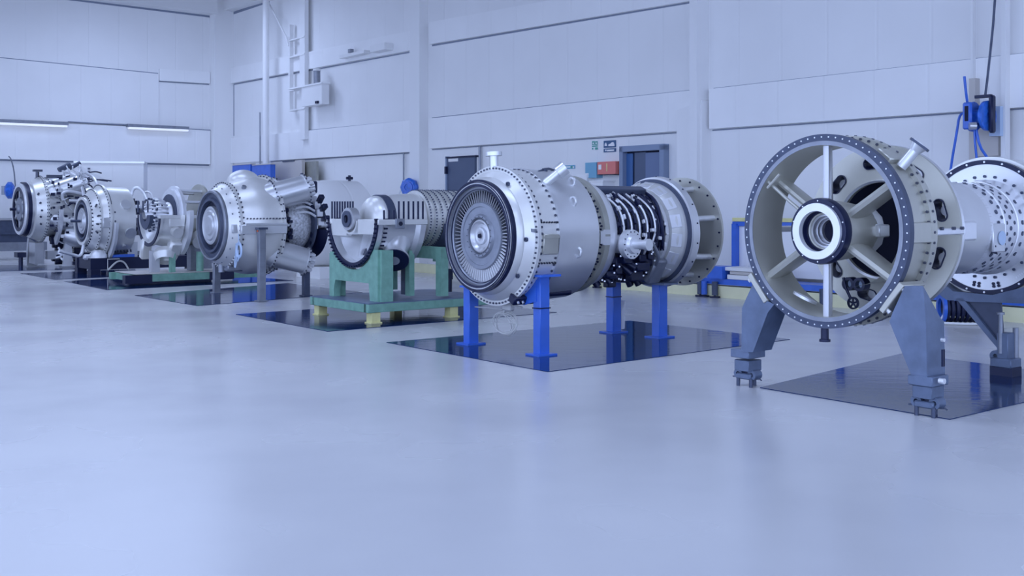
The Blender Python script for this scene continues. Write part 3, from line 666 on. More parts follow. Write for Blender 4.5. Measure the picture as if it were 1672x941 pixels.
# plastic tag bag on the trestle leg
p0 = P(1014, 546)
o_ = MB().loft([(-.07, 0, .0), (.05, .02, .03), (.055, .04, .36), (-.03, .05, .36)], [(-.07, .012, .0), (.05, .03, .03), (.055, .045, .36), (-.03, .055, .36)]).build('document_sleeve', 'plastic'); o_.location = p0+Vector((-.0, .12, .02)); o_.rotation_euler = (0, 0, -.4)
tag(o_, 'clear plastic sleeve leaning on blue trestle leg', 'sleeve')
# coil of wire hanging below
wc = hit(822, 529, F6.o+DA*.15, DA); o_ = None
b = MB(); random.seed(5)
for k in range(5):
    r_ = .11+.012*k; pts = []
    for i in range(29):
        a = 2*PI*i/28; pts.append((.02*math.sin(a*2+k)+.008*k, r_*1.15*math.cos(a)*(1+.03*k), r_*.82*math.sin(a)))
    b.tube(pts, .0055, n=5)
b.tube([(0, 0, .1), (.01, -.02, .2), (0, -.04, .31)], .01, n=6, smooth=1)
b.box((0, -.08, .19), (.06, .14, .09), bevel=.01); b.tube([(0, -.15, .2), (0, -.3, .19)], .012); b.tube([(0, .02, .15), (0, .5, .14)], .006)
o_ = b.build('wire_coil', 'cable'); o_.location = wc; o_.rotation_euler = (0, 0, AA); tag(o_, 'pale wire coil hanging under the vaned engine', 'wire coil')
# ================================================================== E7 : spoked casing on grey legs
F7 = Fr(2.38, 8.37); Z7 = 1.30; o = O(Z7)
E = thing('spoked_casing', 'beige spoked intake casing with dark flange ring on grey legs', 'casing', F7.o)
b = MB(); b.ring(-.012, .045, .688, .744, o, n=128); b.build('front_flange', 'dgrey', E)
b = MB(); b.ring(-.016, -.010, .66, .692, o, n=128); b.build('flange_lip', 'grey', E)
b = MB(); b.bolts(-.012, .722, 72, .006, .003, o, seg=10); b.build('flange_holes', 'bright', E)
b = MB(); b.lathe([(-.01, .66), (-.01, .688), (.045, .70), (.28, .705), (.28, .742), (.36, .742), (.36, .70), (.36, .655), (.2, .65)], o, n=128, closed=True); b.build('rim_barrel', 'beige', E)
b = MB(); b.bolts(.283, .724, 60, .011, .016, o); b.rbolts(.32, .742, 60, .011, .006, o); b.build('rear_flange_bolts', 'bolt', E)
# split-line lugs
for dg in (90, 270):
    b = MB(); b.box(pol(.17, dg, .715, Z7), (.30, .05, .15), bevel=.006); b.build('split_lug', 'beige', E)
# hub
b = MB(); b.lathe([(.0, .20), (.0, .235), (.03, .24), (.20, .23), (.30, .22), (.44, .20), (.44, .13), (.02, .13)], o, n=64, closed=True); b.build('hub_barrel', 'beige', E)
b = MB(); b.lathe([(-.06, .215), (-.06, .248), (-.03, .255), (.01, .255), (.01, .2)], o, n=64, closed=True); b.build('hub_seal_ring', 'black', E)
b = MB(); b.ring(-.085, -.04, .155, .215, o, n=64); b.build('hub_face_ring', 'bright', E)
b = MB(); b.lathe([(-.04, .155), (.0, .15), (.0, .14), (.05, .14), (.05, .12)], o, n=48); b.build('hub_bore', 'black', E)
b = MB(); b.lathe([(.04, .13), (.04, .115), (.08, .11), (.08, .10), (.12, .10), (.12, .09), (.16, .088), (.16, .07)], o, n=48); b.build('bearing_rings', 'steel', E)
b = MB(); b.cyl(Vector(o)+Vector((.15, 0, 0)), Vector(o)+Vector((.16, 0, 0)), .09, n=32); b.build('bore_end', 'void', E)
b = MB(); b.bolts(-.058, .233, 10, .006, .006, o); b.build('seal_screws', 'bright', E)
b = MB(); b.lathe([(.42, .20), (.46, .21), (.52, .21), (.53, .15), (.6, .10), (.66, .0)], o, n=12); b.box(pol(.47, 90, .18, Z7), (.14, .12, .10), bevel=.01); b.build('hub_tail_cone', 'silver', E)
# struts (airfoil columns)
for dg in (0, 57, 122, 180, 236, 306):
    a = R_(dg); c = Vector((0, -math.sin(a), math.cos(a))); tt = Vector((0, -math.cos(a), -math.sin(a)))
    foil = [(-.01, 0), (.01, .026), (.08, .034), (.20, .028), (.34, .004), (.34, -.004), (.20, -.028), (.08, -.034), (.01, -.026)]
    if dg in (0, 180): foil = [(x_*.32, y_*.95) for x_, y_ in foil]
    if dg == 306: foil = [(.15+x_*.7, y_*.8) for x_, y_ in foil]
    A = [Vector(o)+c*.20+Vector((.04+x*.85, 0, 0))+tt*y for x, y in foil]; B = [Vector(o)+c*.662+Vector((.04+x*.75, 0, 0))+tt*y for x, y in foil]
    b = MB(); b.loft(A, B); b.build('strut', 'beige' if dg not in (0, 180) else 'steel', E, angle=50)
b = MB(); b.tube([pol(.03, 306, .66, Z7), pol(.05, 304, .45, Z7), pol(.08, 300, .24, Z7)], .014); b.tube([pol(.0, 303, .62, Z7), pol(.0, 318, .60, Z7)], .012); b.build('oil_pipe', 'beige', E)
# disc with oval holes
holes = [circ(.385, 64)]
for k in range(9):
    a = R_(40*k-7); holes.append(oval((.545*math.sin(a), .545*math.cos(a)), -a, .04, .045))
plate2d('port_disc', circ(.685, 96), holes, .03, 'beige', E, lambda u, v, w: (.80+w, -u, v+Z7))
b = MB()
for k in range(9):
    a = R_(40*k-7)
    ov = oval((.545*math.sin(a), .545*math.cos(a)), -a, .043, .049); ov2 = oval((.545*math.sin(a), .545*math.cos(a)), -a, .043, .042)
    n_ = len(ov)
    vs = [[b.bm.verts.new((x_, -q[0], q[1]+Z7)) for q in l_] for x_, l_ in ((.775, ov), (.90, ov), (.90, ov2), (.775, ov2))]
    for i in range(4):
        A_, B_ = vs[i], vs[(i+1) % 4]
        for j in range(n_): b.bm.faces.new((A_[j], A_[(j+1) % n_], B_[(j+1) % n_], B_[j]))
b.build('port_liner', 'black', E)
b = MB()
for k in range(9):
    a = R_(40*k-7); p = Vector((.86, -.545*math.sin(a), .545*math.cos(a)+Z7)); b.cyl(p, p+Vector((.02, 0, 0)), .042, n=20)
b.build('port_window', 'bright', E)
b = MB(); b.lathe([(.78, .385), (.76, .40), (.80, .41)], o, n=64); b.build('disc_bead', 'bright', E)
b = MB(); b.lathe([(.82, .40), (1.15, .32), (1.15, .0)], o, n=64); b.build('inner_chamber', 'void', E)
b = MB()
for k in range(5): b.rbolts(.86+.05*k, .385-.012*k, 40, .010, -.012, o, R_(60), R_(130))
b.build('chamber_studs', 'dgrey', E)
b = MB(); b.lathe([(.815, .685), (.84, .69), (.84, .66), (.98, .60), (1.06, .56)], o, n=96); b.build('rear_cone', 'silver', E)
b = MB(); b.lathe([(.36, .44), (.5, .43), (.8, .42)], o, n=64, a0=R_(95), a1=R_(175)); b.build('lower_duct_shell', 'beige', E)
b = MB()
for dg in (90, 270): b.box(pol(.58, dg, .69, Z7), (.44, .05, .05), bevel=.01); b.box(pol(.93, dg, .66, Z7), (.2, .06, .15), bevel=.015)
b.build('joint_bar', 'bright', E)
b = MB()
for x in (.45, .62, .74): b.cyl(pol(x, 88, .71, Z7), pol(x, 88, .735, Z7), .014, n=6)
b.build('joint_bolts', 'bolt', E)
p0 = F7.at(1471, 273, .2); p1 = F7.at(1500, 238, .26)
b = MB(); b.cyl(p0, p1, .04, n=20); b.cyl(p0+(p1-p0)*.75, p1, .042, .062, n=20); b.build('inlet_pipe', 'silver', E)
dd = (p1-p0).normalized(); q = dd.to_track_quat('Z', 'Y').to_matrix()
b = MB(); A = [p1+q@Vector((.095*math.cos(a)*(1.0 if k % 2 else .85), .095*math.sin(a)*(1.0 if k % 2 else .85), 0)) for k, a in enumerate([2*PI*i/8 for i in range(8)])]; b.prism(A, dd*.018); b.build('inlet_flange', 'dgrey', E)
b = MB(); b.cyl(p1+dd*.018, p1+dd*.022, .066, n=24); b.build('inlet_mouth', 'bright', E)
b = MB(); b.box(pol(.2, 38, .72, Z7), (.16, .14, .05), Matrix.Rotation(R_(38), 4, 'X'), bevel=.01); b.build('inlet_boss', 'beige', E)
b = MB(); b.cyl(pol(.03, 180, .70, Z7), pol(.03, 180, .83, Z7), .03, n=16); b.cyl(pol(.03, 180, .83, Z7), pol(.03, 180, .85, Z7), .042, n=16); b.build('drain_stub', 'black', E)
b = MB(); b.lathe([(0, .03), (0, .10), (.02, .10), (.02, .03)], pol(.12, 205, .60, Z7), ax=(0.3, -.4, 1), n=32, closed=True); b.build('floor_port', 'silver', E)
for px_, py_ in ((1384, 464), (1402, 465)):
    p = F7.at(px_, py_, .5); b = MB(); b.ring(0, .08, .032, .055, p, n=24); b.build('double_port', 'black', E); b = MB(); b.cyl(p+Vector((.05, 0, 0)), p+Vector((.06, 0, 0)), .033, n=20); b.build('port_glass', 'pblue', E)
p = F7.at(1393, 495, .5)
b = MB(); b.ring(-.01, .01, .038, .05, p, n=20)
for k in range(5): a = 2*PI*k/5; b.tube([p, p+Vector((0, math.sin(a)*.045, math.cos(a)*.045))], .008, n=5)
b.tube([p+Vector((0, .02, .03)), p+Vector((0, .07, .12)), p+Vector((0, .09, .2))], .012); b.build('hand_wheel', 'black', E)
# saddle shoes
for dg, sx in ((128, 1), (232, -1)):
    b = MB(); b.box(pol(.12, dg, .765, Z7), (.30, .27, .045), Matrix.Rotation(R_(dg), 4, 'X'), bevel=.005); b.build('mounting_shoe', 'beige', E)
    b = MB()
    for u in (-.10, .10):
        for t in (-.0, .22): c = pol(t, dg, .785, Z7)+Matrix.Rotation(R_(dg), 3, 'X')@Vector((0, u, 0)); b.cyl(c, c+(c-Vector((c.x, 0, Z7))).normalized()*.03, .016, n=6)
    b.build('shoe_bolts', 'bright', E)
# grey legs
def zpx(px, py): return (1180+px/3.398, 440+py/3.398)
def grey_leg(label, front, back_drop, foot, gp, side):
    fp = [F7.at(*zpx(*q), -.02) for q in front]
    c = Vector(foot); wp = F7.o+DA*c.x+DB*c.y
    t_ = thing('jack_leg', label, 'stand', (wp.x, wp.y, 0), AA, gp)
    A = [p-c for p in fp]; B = [p+Vector((.24, 0, 0)) for p in A]
    for i, dz in back_drop.items(): B[i].z -= dz
    MB().loft(A, B).build('leg_body', 'stand', t_)
    zb = min(p.z for p in A)
    MB().box((0, 0, zb-.02), (.22, .19, .07), bevel=.006).build('socket_block', 'stand', t_)
    MB().box((0, 0, .175), (.17, .15, .09), bevel=.005).build('socket_block', 'stand', t_)
    MB().cyl((0, 0, .10), (0, 0, .15), .035, n=16).build('jack_screw', 'black', t_)
    b_ = MB(); b_.box((0, 0, .085), (.13, .15, .05), bevel=.01)
    for sy in (-1, 1): b_.ring(-.045, .045, .018, .042, (0, sy*.07, .10), n=20)
    b_.build('jack_body', 'stand', t_)
    for q_ in ((-.05, -.07), (-.05, .06), (.06, -.02)): MB().cyl((q_[0], q_[1], 0), (q_[0], q_[1], .07), .016, n=10).build('foot_pin', 'dgrey', t_)
    b_ = MB(); b_.tube([(-.02, -.1, .07), (-.02, -.14, .075), (-.02, -.155, .065)], .006); b_.tube([(-.02, .1, .07), (-.02, .14, .065)], .006); b_.build('lock_handle', 'dgrey', t_)
    return t_
gp = 'grey jack legs under the spoked casing'
t_ = grey_leg('grey steel jack leg at near side of spoked ring', [(1010, 92), (1112, 92), (1128, 300), (1133, 600), (1050, 597), (925, 290), (945, 235)], {1: .25, 0: .12}, (.08, -.83, 0), gp, -1)
b = MB(); b.box((.02, -.103, .42), (.03, .012, .12)); b.build('leg_slot', 'black', t_)
b = MB(); b.cyl((-.06, -.12, .27), (-.06, -.16, .27), .02, n=12); b.cyl((0, -.1, .55), (0, -.125, .55), .014, n=8); b.build('lock_bolt', 'bright', t_)
grey_leg('grey steel jack leg at far side of spoked ring', [(165, 85), (215, 160), (285, 195), (250, 240), (168, 460), (103, 458), (107, 215)], {}, (.10, .80, 0), gp, 1)
# ================================================================== E8 : perforated casing at right edge
t8 = 2.45
o8 = F7.o+DA*2.45; F8 = Fr(o8.x, o8.y); Z8 = 1.30; o = O(Z8)
E = thing('perforated_casing', 'bright ring casing with perforated drum at right edge', 'casing', F8.o)
b = MB(); b.lathe([(.0, .43), (.0, .57), (.05, .57), (.05, .43)], o, n=128, closed=True); b.build('ring_face', 'silver', E)
b = MB(); b.ring(-.01, .045, .57, .61, o, n=128); b.build('gasket_ring', 'black', E)
b = MB(); b.bolts(-.008, .59, 22, .010, .008, o); b.build('gasket_bolts', 'bright', E)
b = MB(); b.lathe([(.045, .60), (.045, .64), (.10, .64), (.12, .625), (.45, .62), (.9, .60), (1.0, .5)], o, n=128); b.build('outer_barrel', 'white', E)
b = MB(); b.bolts(.0, .46, 30, .013, .014, o, seg=10); b.build('face_bolts', 'dgrey', E)
b = MB(); b.lathe([(.0, .43), (-.03, .43), (-.12, .40), (-.55, .395), (-.60, .40), (-.66, .40)], o, n=128); b.build('perforated_drum', 'bright', E)
b = MB(); b.lathe([(-.62, .40), (-.8, .40), (-1.1, .41), (-1.36, .50)], o, n=96); b.build('liner_sleeve', 'silver', E)
b = MB()
for k in range(7):
    x = -.11-.068*k; R0 = .402 if k > 0 else .407
    off = PI/26*(k % 2)
    b.rbolts(x, R0-.004, 26, .017 if k % 3 else .020, .004, o, off, 2*PI+off, seg=10)
b.build('drum_hole_discs', 'dgrey', E)  # raised dark discs, the shade of open perforations put into their colour
b = MB(); b.lathe([(-.17, .404), (-.175, .412), (-.20, .412), (-.205, .402)], o, n=96); b.lathe([(-.4, .398), (-.405, .408), (-.425, .408), (-.43, .397)], o, n=96); b.build('stiffening_beads', 'bright', E)
b = MB(); b.box(pol(-.53, 101, .405, Z8), (.2, .02, .24), bevel=.006); b.build('hatch_plate', 'silver', E)
b = MB(); p = pol(-.50, 101, .42, Z8); b.cyl(p, p+Vector((0, -.006, 0)), .06, n=24); b.build('hatch_window', 'pblue', E)
b = MB(); q_ = [pol(-.62, 118, .43, Z8), pol(-.50, 121, .43, Z8), pol(-.60, 109, .43, Z8)]; b.prism(q_, (0, -.008, 0)); b.build('triangle_opening', 'black', E)
b = MB()
for dg, x in ((140, .0), (143, .0), (152, 0), (155, 0)): pass
b.bolts(-.0, .515, 2, .014, .01, o, R_(166), R_(171)); b.bolts(-.0, .54, 2, .014, .01, o, R_(166), R_(171)); b.bolts(-.0, .515, 2, .014, .01, o, R_(186), R_(191)); b.bolts(-.0, .54, 2, .014, .01, o, R_(186), R_(191)); b.build('corner_bolts', 'black', E)
b = MB()
for k in range(14): b.box(pol(-.003, 118+2.2*k, .53, Z8), (.004, .008, .018), Matrix.Rotation(R_(118+2.2*k), 4, 'X'))
b.build('stencil_marks', 'bright', E)
# saddle and foot
cf = F8.fl(1642, 614)
wp = F8.o+DA*cf.x+DB*cf.y
t_ = thing('jack_leg', 'grey steel saddle and slanted jack leg under perforated casing', 'stand', (wp.x, wp.y, 0), AA)
def l8(px, py, t): return F8.at(px, py, t)-Vector((cf.x, cf.y, 0))
A = [l8(1500, 455, -.05), l8(1540, 462, -.05), l8(1556, 476, -.05), l8(1620, 482, -.05), l8(1700, 462, -.05), l8(1700, 497, -.05), l8(1585, 493, -.05), l8(1545, 490, -.05)]
MB().prism(A, (.25, 0, 0)).build('saddle', 'stand', t_)
A = [l8(1560, 487, -.02), l8(1634, 490, -.02), l8(1640, 575, -.02), l8(1636, 578, -.02)]
MB().prism(A, (.02, 0, 0)).build('leg_plate', 'dgrey', t_)
A = [l8(1560, 487, -.05), l8(1572, 487, -.05), l8(1640, 572, -.05), l8(1636, 578, -.05)]
MB().prism(A, (.16, 0, 0)).build('leg_edge', 'stand', t_)
b = MB(); b.box((.0, 0, .24), (.12, .10, .28), bevel=.006); b.build('leg_post', 'stand', t_)
b = MB(); b.cyl((-.05, .02, .2), (-.05, .02, .55), .02, n=10); b.cyl((-.05, .02, .54), (-.05, .02, .56), .034, n=10); b.cyl((.08, -.05, .12), (.08, -.05, .42), .025, n=10); b.build('jack_screw', 'grey', t_)
b = MB(); b.box((0, 0, .12), (.19, .19, .08), bevel=.008); b.ring(-.05, .05, .02, .05, (0, .07, .17), n=20); b.build('jack_body', 'stand', t_)
b = MB(); b.box((0, 0, .045), (.17, .2, .08)); b.build('jack_foot', 'black', t_)
# hose coil on floor
p0 = P(1570, 529); t_ = thing('hose_coil', 'black hose coil with blue end ring standing on floor', 'hose coil', p0, R_(-6))
b = MB()
for k in range(7): b.lathe([(x_ - .2+.06*k, r_) for x_, r_ in [(.026*math.cos(2*PI*i/8), .15+.026*math.sin(2*PI*i/8)) for i in range(8)]], (0, 0, .19), n=28, closed=True)
b.build('hose_turns', 'black', t_)
b = MB(); b.ring(-.26, -.22, .12, .19, (0, 0, .20), n=28); b.build('end_ring', 'blue', t_)
b = MB(); b.tube([(-.3, -.1, .02), (0, -.22, .02), (.3, -.14, .02), (.36, .1, .02)], .016, smooth=2); b.tube([(-.3, -.1, .02), (-.25, -.1, .12)], .012); b.build('base_wire', 'paper', t_)
# ================================================================== E4 : white engine with splayed cans
def ringface(E, o, R, x0, dark='dgrey'):
    b = MB(); b.lathe([(x0+.06, R*.98), (x0, R), (x0-.02, R*.98), (x0-.02, R*.93), (x0+.02, R*.92), (x0+.06, R*.9)], o, n=96, closed=True); b.build('face_ring', 'grey', E)
    b = MB(); b.lathe([(x0+.02, R*.93), (x0+.01, R*.80), (x0+.0, R*.79), (x0-.03, R*.77), (x0-.03, R*.70), (x0+.03, R*.68), (x0+.03, R*.55)], o, n=96); b.build('face_step', dark, E)
    b = MB(); b.ring(x0+.03, x0+.05, .02, R*.75, o, n=64); b.build('face_recess', 'black', E)
    b = MB(); b.lathe([(x0+.04, R*.56), (x0-.02, R*.54), (x0-.03, R*.50), (x0-.02, R*.44), (x0-.04, R*.40), (x0-.03, R*.30), (x0-.05, R*.25), (x0-.045, R*.12), (x0-.055, .0)], o, n=64); b.build('face_hub', 'steel', E)
F4 = Fr(-4.63, 17.5); Z4 = 1.175; o = O(Z4)
E = thing('turbine_engine', 'white bulbous engine with two splayed cans on steel posts', 'engine', F4.o)
ringface(E, o, .56, -.2)
b = MB(); b.lathe([(-.16, .56), (-.12, .60), (-.02, .665), (-.02, .70), (.02, .70), (.02, .67), (.10, .70), (.25, .775), (.40, .80), (.55, .79), (.66, .76), (.66, .82), (.70, .82), (.70, .70), (.80, .5)], o, n=128); b.build('bulb_casing', 'white', E)
b = MB(); b.bolts(-.02, .685, 60, .012, .014, o); b.rbolts(.04, .68, 50, .014, .018, o); b.build('flange_bolts', 'bolt', E)
b = MB(); b.bolts(.66, .80, 44, .013, -.02, o, ax=1); b.rbolts(.68, .82, 44, .013, .01, o); b.build('rear_bolts', 'bolt', E)
b = MB(); b.bolts(-.10, .61, 20, .016, .012, o); b.build('cone_screws', 'grey', E)
b = MB(); b.box(pol(.32, 94, .80, Z4), (.78, .07, .14), bevel=.01); b.box(pol(-.07, 94, .62, Z4), (.12, .05, .14), bevel=.01); b.box(pol(.36, 88, .81, Z4), (.70, .05, .03)); b.build('split_lug', 'silver', E)
b = MB()
for k in range(12): b.cyl(pol(.04+.055*k, 82, .80, Z4), pol(.04+.055*k, 82, .83, Z4), .012, n=6)
b.build('split_bolts', 'bolt', E)
b = MB(); b.cyl(pol(.16, 35, .72, Z4), pol(.16, 35, .765, Z4), .035, n=12); b.build('top_plug', 'grey', E)
b = MB(); b.lathe([(.22*math.cos(PI*k/14), .27*math.sin(PI*k/14)) for k in range(15)], pol(.36, -2, .68, Z4), (0, 0, 1), n=36); b.build('top_dome', 'white', E)
def can(E, p0, p1, r, nm='combustor_can'):
    p0 = Vector(p0); p1 = Vector(p1); d = (p1-p0).normalized(); Lc = (p1-p0).length
    b_ = MB(); b_.lathe([(-.15, r*1.0), (0, r*1.03), (.0, r*1.12), (.03, r*1.12), (.03, r), (Lc*.9, r*.93), (Lc*.9, r*1.02), (Lc*.96, r*1.02), (Lc*.96, r*.8), (Lc, r*.7), (Lc, .0)], p0, d, n=56); c = b_.build(nm, 'silver', E)
    q_ = d.to_track_quat('Z', 'Y').to_matrix(); b_ = MB()
    for x, rr, nn in ((.015, r*1.12, 26), (Lc*.93, r*1.02, 18)):
        for k in range(nn):
            a = 2*PI*k/nn; v = q_@Vector((math.cos(a), math.sin(a), 0)); b_.cyl(p0+d*x+v*rr, p0+d*x+v*(rr+.02), .013, n=6)
    b_.build('can_bolts', 'bolt', c)
    b_ = MB()
    for k in range(9):
        a = 2*PI*k/9; v = q_@Vector((math.cos(a), math.sin(a), 0)); b_.cyl(p1+v*r*.6, p1+v*r*.6+d*.07, .03, n=8)
    b_.cyl(p1, p1+d*.1, .06, n=12); b_.build('can_fittings', 'bright', c)
    return c
can(E, (.66, -.43, Z4+.46), (1.22, -.56, Z4+.62), .225)
can(E, (.66, -.43, Z4-.44), (1.22, -.56, Z4-.60), .225)
can(E, (.66, .45, Z4+.44), (1.22, .56, Z4+.58), .22)
can(E, (.66, .45, Z4-.44), (1.22, .56, Z4-.58), .22)
b = MB(); b.lathe([(.70, .38), (.86, .36), (.88, .30), (.95, .30), (.97, .40), (1.05, .45), (1.25, .45), (1.35, .40), (1.4, .35), (1.5, .35)], o, n=64); b.build('core_casing', 'frost', E)
b = MB(); b.ring(.90, .93, .28, .42, o, n=48); b.ring(1.38, 1.42, .3, .50, o, n=48); b.ring(1.6, 1.64, .2, .42, o, n=48); b.build('core_flange', 'dgrey', E)
b = MB(); random.seed(4)
for k in range(40):
    t = random.choice((.80, .93, 1.42)) + random.uniform(-.05, .05); dg = random.uniform(20, 165); b.box(pol(t, dg, random.uniform(.40, .50), Z4), (random.uniform(.03, .08), random.uniform(.03, .09), random.uniform(.03, .08)), Matrix.Rotation(R_(dg), 4, 'X'))
b.build('core_fittings', 'black', E)
b = MB(); b.lathe([(1.45, .35), (1.6, .56), (1.62, .3)], o, n=48, a0=R_(100), a1=R_(180)); b.build('rear_scoop', 'black', E)
b = MB()
for k in range(5): b.tube([pol(1.1, 20+11*k, .45, Z4), pol(1.25, 22+11*k, .54, Z4), pol(1.4, 30+11*k, .5, Z4)], .02, smooth=2)
for k in range(4): b.box(pol(1.48, 30+18*k, .48, Z4), (.1, .1, .12))
b.build('rear_pipe', 'bright', E)
b = MB()
for dg in (45, 62, 80): b.box(pol(1.52, dg, .60, Z4), (.09, .08, .16), Matrix.Rotation(R_(dg), 4, 'X'), bevel=.01)
b.box(pol(1.32, 44, .86, Z4), (.08, .07, .20), bevel=.02); b.build('actuator_block', 'black', E)
b = MB(); b.cyl(pol(.9, 90, .3, Z4), pol(.9, 90, .5, Z4), .02); b.cyl(pol(1.5, 90, .45, Z4), pol(1.72, 90, .45, Z4), .05, n=12); b.build('side_spigot', 'silver', E)
b = MB(); b.box(pol(.12, 172, .68, Z4), (.3, .3, .12), bevel=.02); b.cyl(pol(-.05, 176, .62, Z4), pol(-.05, 176, .75, Z4), .05); b.build('sump', 'grey', E)
def steel_post(F, px, py, ztop, label, w=.11, m_='grey'):
    c = F.fl(px, py) if py else Vector(px); wp = F.o+DA*c.x+DB*c.y; t_ = thing('support_post', label, 'stand', (wp.x, wp.y, .007), AA, 'steel posts under the white engine')
    MB().box((0, 0, ztop/2), (w, w*.8, ztop), bevel=.006).build('post', m_, t_)
    MB().box((0, 0, .008), (w*1.5, w*1.4, .016)).build('base_plate', m_, t_)
    MB().box((0, 0, ztop+.01), (w*1.4, w*1.2, .03)).build('top_cap', 'dgrey', t_); return t_
t_ = steel_post(F4, (.23, -.90, 0), None, 1.12, 'tall steel post reaching up beside the pale blue cable coil')
MB().cyl((-.06, 0, 1.09), (-.075, 0, 1.09), .012).build('orange_pin', 'orange', t_)
steel_post(F4, 353.5, 479, .52, 'short steel post under ring face of white engine')
steel_post(F4, 499.5, 484, .42, 'dark steel post under the lower splayed can', m_='dgrey')
p0 = hit(399, 412, F4.o-DA*.08, DA)-DB*.0
b = MB()
for k in range(5):
    b.tube([(0, (.07+.012*k)*math.sin(2*PI*i/20)*.9-.0*k, (.085+.01*k)*math.cos(2*PI*i/20)) for i in range(21)], .008, n=5)
b.tube([(0, .10, .10), (.02, .16, -.05), (0, .17, -.26), (0, .11, -.28), (0, .08, -.05)], .012, smooth=2); b.tube([(0, .02, .0), (.02, .07, -.12), (0, .05, -.2), (0, -.02, -.08)], .010, smooth=2); b.tube([(0, .0, .1), (0, .02, .25)], .008)
o_ = b.build('cable_coil', 'pblue'); tag(o_, 'pale blue cable coil hung on the bulbous engine', 'cable coil'); o_.location = F4.o+DA*(-.05)+DB*(-.70)+Vector((0, 0, .80)); o_.rotation_euler = (0, 0, AA)
# ================================================================== drum casing behind
fd = P(545, 452); t_ = thing('drum_casing', 'smooth white drum casing behind the white engine', 'casing', fd, AA)
b = MB(); b.lathe([(-.75, .0), (-.75, .70), (-.70, .82), (-.6, .87), (-.2, .90), (.45, .90), (.5, .85), (.5, .0)], (0, 0, 1.12), n=96); b.build('drum_shell', 'band', t_)
MB().box((0, 0, .12), (1.2, 1.0, .24)).build('drum_skid', 'band', t_)
b = MB(); b.cyl((.2, -.3, 2.0), (.2, -.3, 2.12), .03); b.cyl((.13, -.3, 2.06), (.27, -.3, 2.06), .03); b.build('lift_lug', 'black', t_)
# ================================================================== E5 : half casing on green stand with rotor
F5 = Fr(-2.1, 14.4); Z5 = 1.315
H0, H1 = R_(90), R_(270)
E = thing('half_casing', 'cream lower half casing open at split line on green stand', 'casing', F5.o)
o = O(Z5)
b = MB(); b.lathe([(.0, .57), (.0, .64), (.07, .64), (.10, .60), (.35, .57), (.60, .60), (.64, .66), (.72, .66), (.72, .57), (.35, .54), (.07, .56)], o, n=64, a0=H0, a1=H1, closed=True); b.build('half_shell', 'silver', E)
b = MB(); b.ring(-.02, .0, .575, .645, o, n=64, a0=H0, a1=H1); b.build('face_gasket', 'black', E)
b = MB(); b.bolts(.0, .625, 34, .013, .05, o, H0, H1); b.bolts(.1, .625, 34, .013, .05, o, H0, H1, ax=1); b.build('face_studs', 'black', E)
b = MB(); b.lathe([(.10, .56), (.16, .40), (.24, .22), (.28, .16)], o, n=64, a0=H0, a1=H1); b.build('inner_bowl', 'silver', E)
b = MB(); b.loft([(.14, -.05, Z5-.16), (.20, -.0, Z5-.18), (.08, .03, Z5-.52), (.04, -.06, Z5-.52)], [(.3, -.05, Z5-.16), (.34, 0, Z5-.18), (.26, .03, Z5-.52), (.22, -.06, Z5-.52)]); b.build('inner_web', 'silver', E)
b = MB()
for sg in (-1, 1): b.box((.36, sg*.61, Z5-.035), (.76, .12, .07), bevel=.006)
b.box((.035, .37, Z5-.115), (.08, .44, .23), bevel=.008); b.box((.035, -.35, Z5-.10), (.08, .44, .20), bevel=.008); b.build('split_flange', 'white', E)
b = MB(); b.ring(-.05, .06, .085, .15, (0, .06, Z5), n=40); b.build('bearing_housing', 'steel', E)
b = MB(); b.ring(-.07, -.04, .055, .11, (0, .06, Z5), n=40); b.build('bearing_ring', 'dgrey', E); b = MB(); b.cyl((-.03, .06, Z5), (-.02, .06, Z5), .07, n=24); b.build('bearing_bore', 'void', E)
b = MB(); b.ring(-.01, .09, .155, .185, (0, .06, Z5-.02), n=40, a0=H0, a1=H1); b.build('bearing_cup', 'white', E)
for k in range(9): MB().cyl((.03+.01*k, .60-.052*k, Z5), (.03+.01*k, .60-.052*k, Z5+.235), .013, n=8).build('flange_stud', 'black', E)
for k in range(9): MB().cyl((.10+.075*k, -.61, Z5), (.10+.075*k, -.61, Z5+(.12 if k < 3 else .235)), .013, n=8).build('flange_stud', 'black', E)
b = MB(); b.box((.30, -.675, Z5-.055), (.14, .03, .13), bevel=.008); b.build('side_bracket', 'grey', E); b = MB(); b.cyl((.30, -.68, Z5-.055), (.30, -.70, Z5-.055), .028); b.build('bracket_bore', 'void', E)
# downward nozzle
p0 = F5.side(650, 402, -.50); p1 = F5.side(640, 432, -.62)
b = MB(); b.lathe([(-.12, .22), (.0, .17), (.05, .15), (.12, .15), (.13, .20), (.16, .20), (.16, .13), (.05, .12)], (.36, -.44, Z5-.42), (-.40, -.62, -.68), n=40); b.build('outlet_nozzle', 'silver', E)
d = Vector((-.40, -.62, -.68)).normalized(); b = MB(); b.cyl(Vector((.36, -.44, Z5-.42))+d*.15, Vector((.36, -.44, Z5-.42))+d*.175, .195, n=32); b.build('nozzle_gasket', 'black', E)
b = MB(); b.cyl(Vector((.36, -.44, Z5-.42))+d*.176, Vector((.36, -.44, Z5-.42))+d*.18, .075, n=24); b.build('nozzle_window', 'silver', E)
p = F5.at(577, 410, .25); b = MB(); b.cyl((.2, -.08, Z5-.46), (.14, -.08, Z5-.43), .05, n=20); b.build('drain_plug', 'bolt', E)
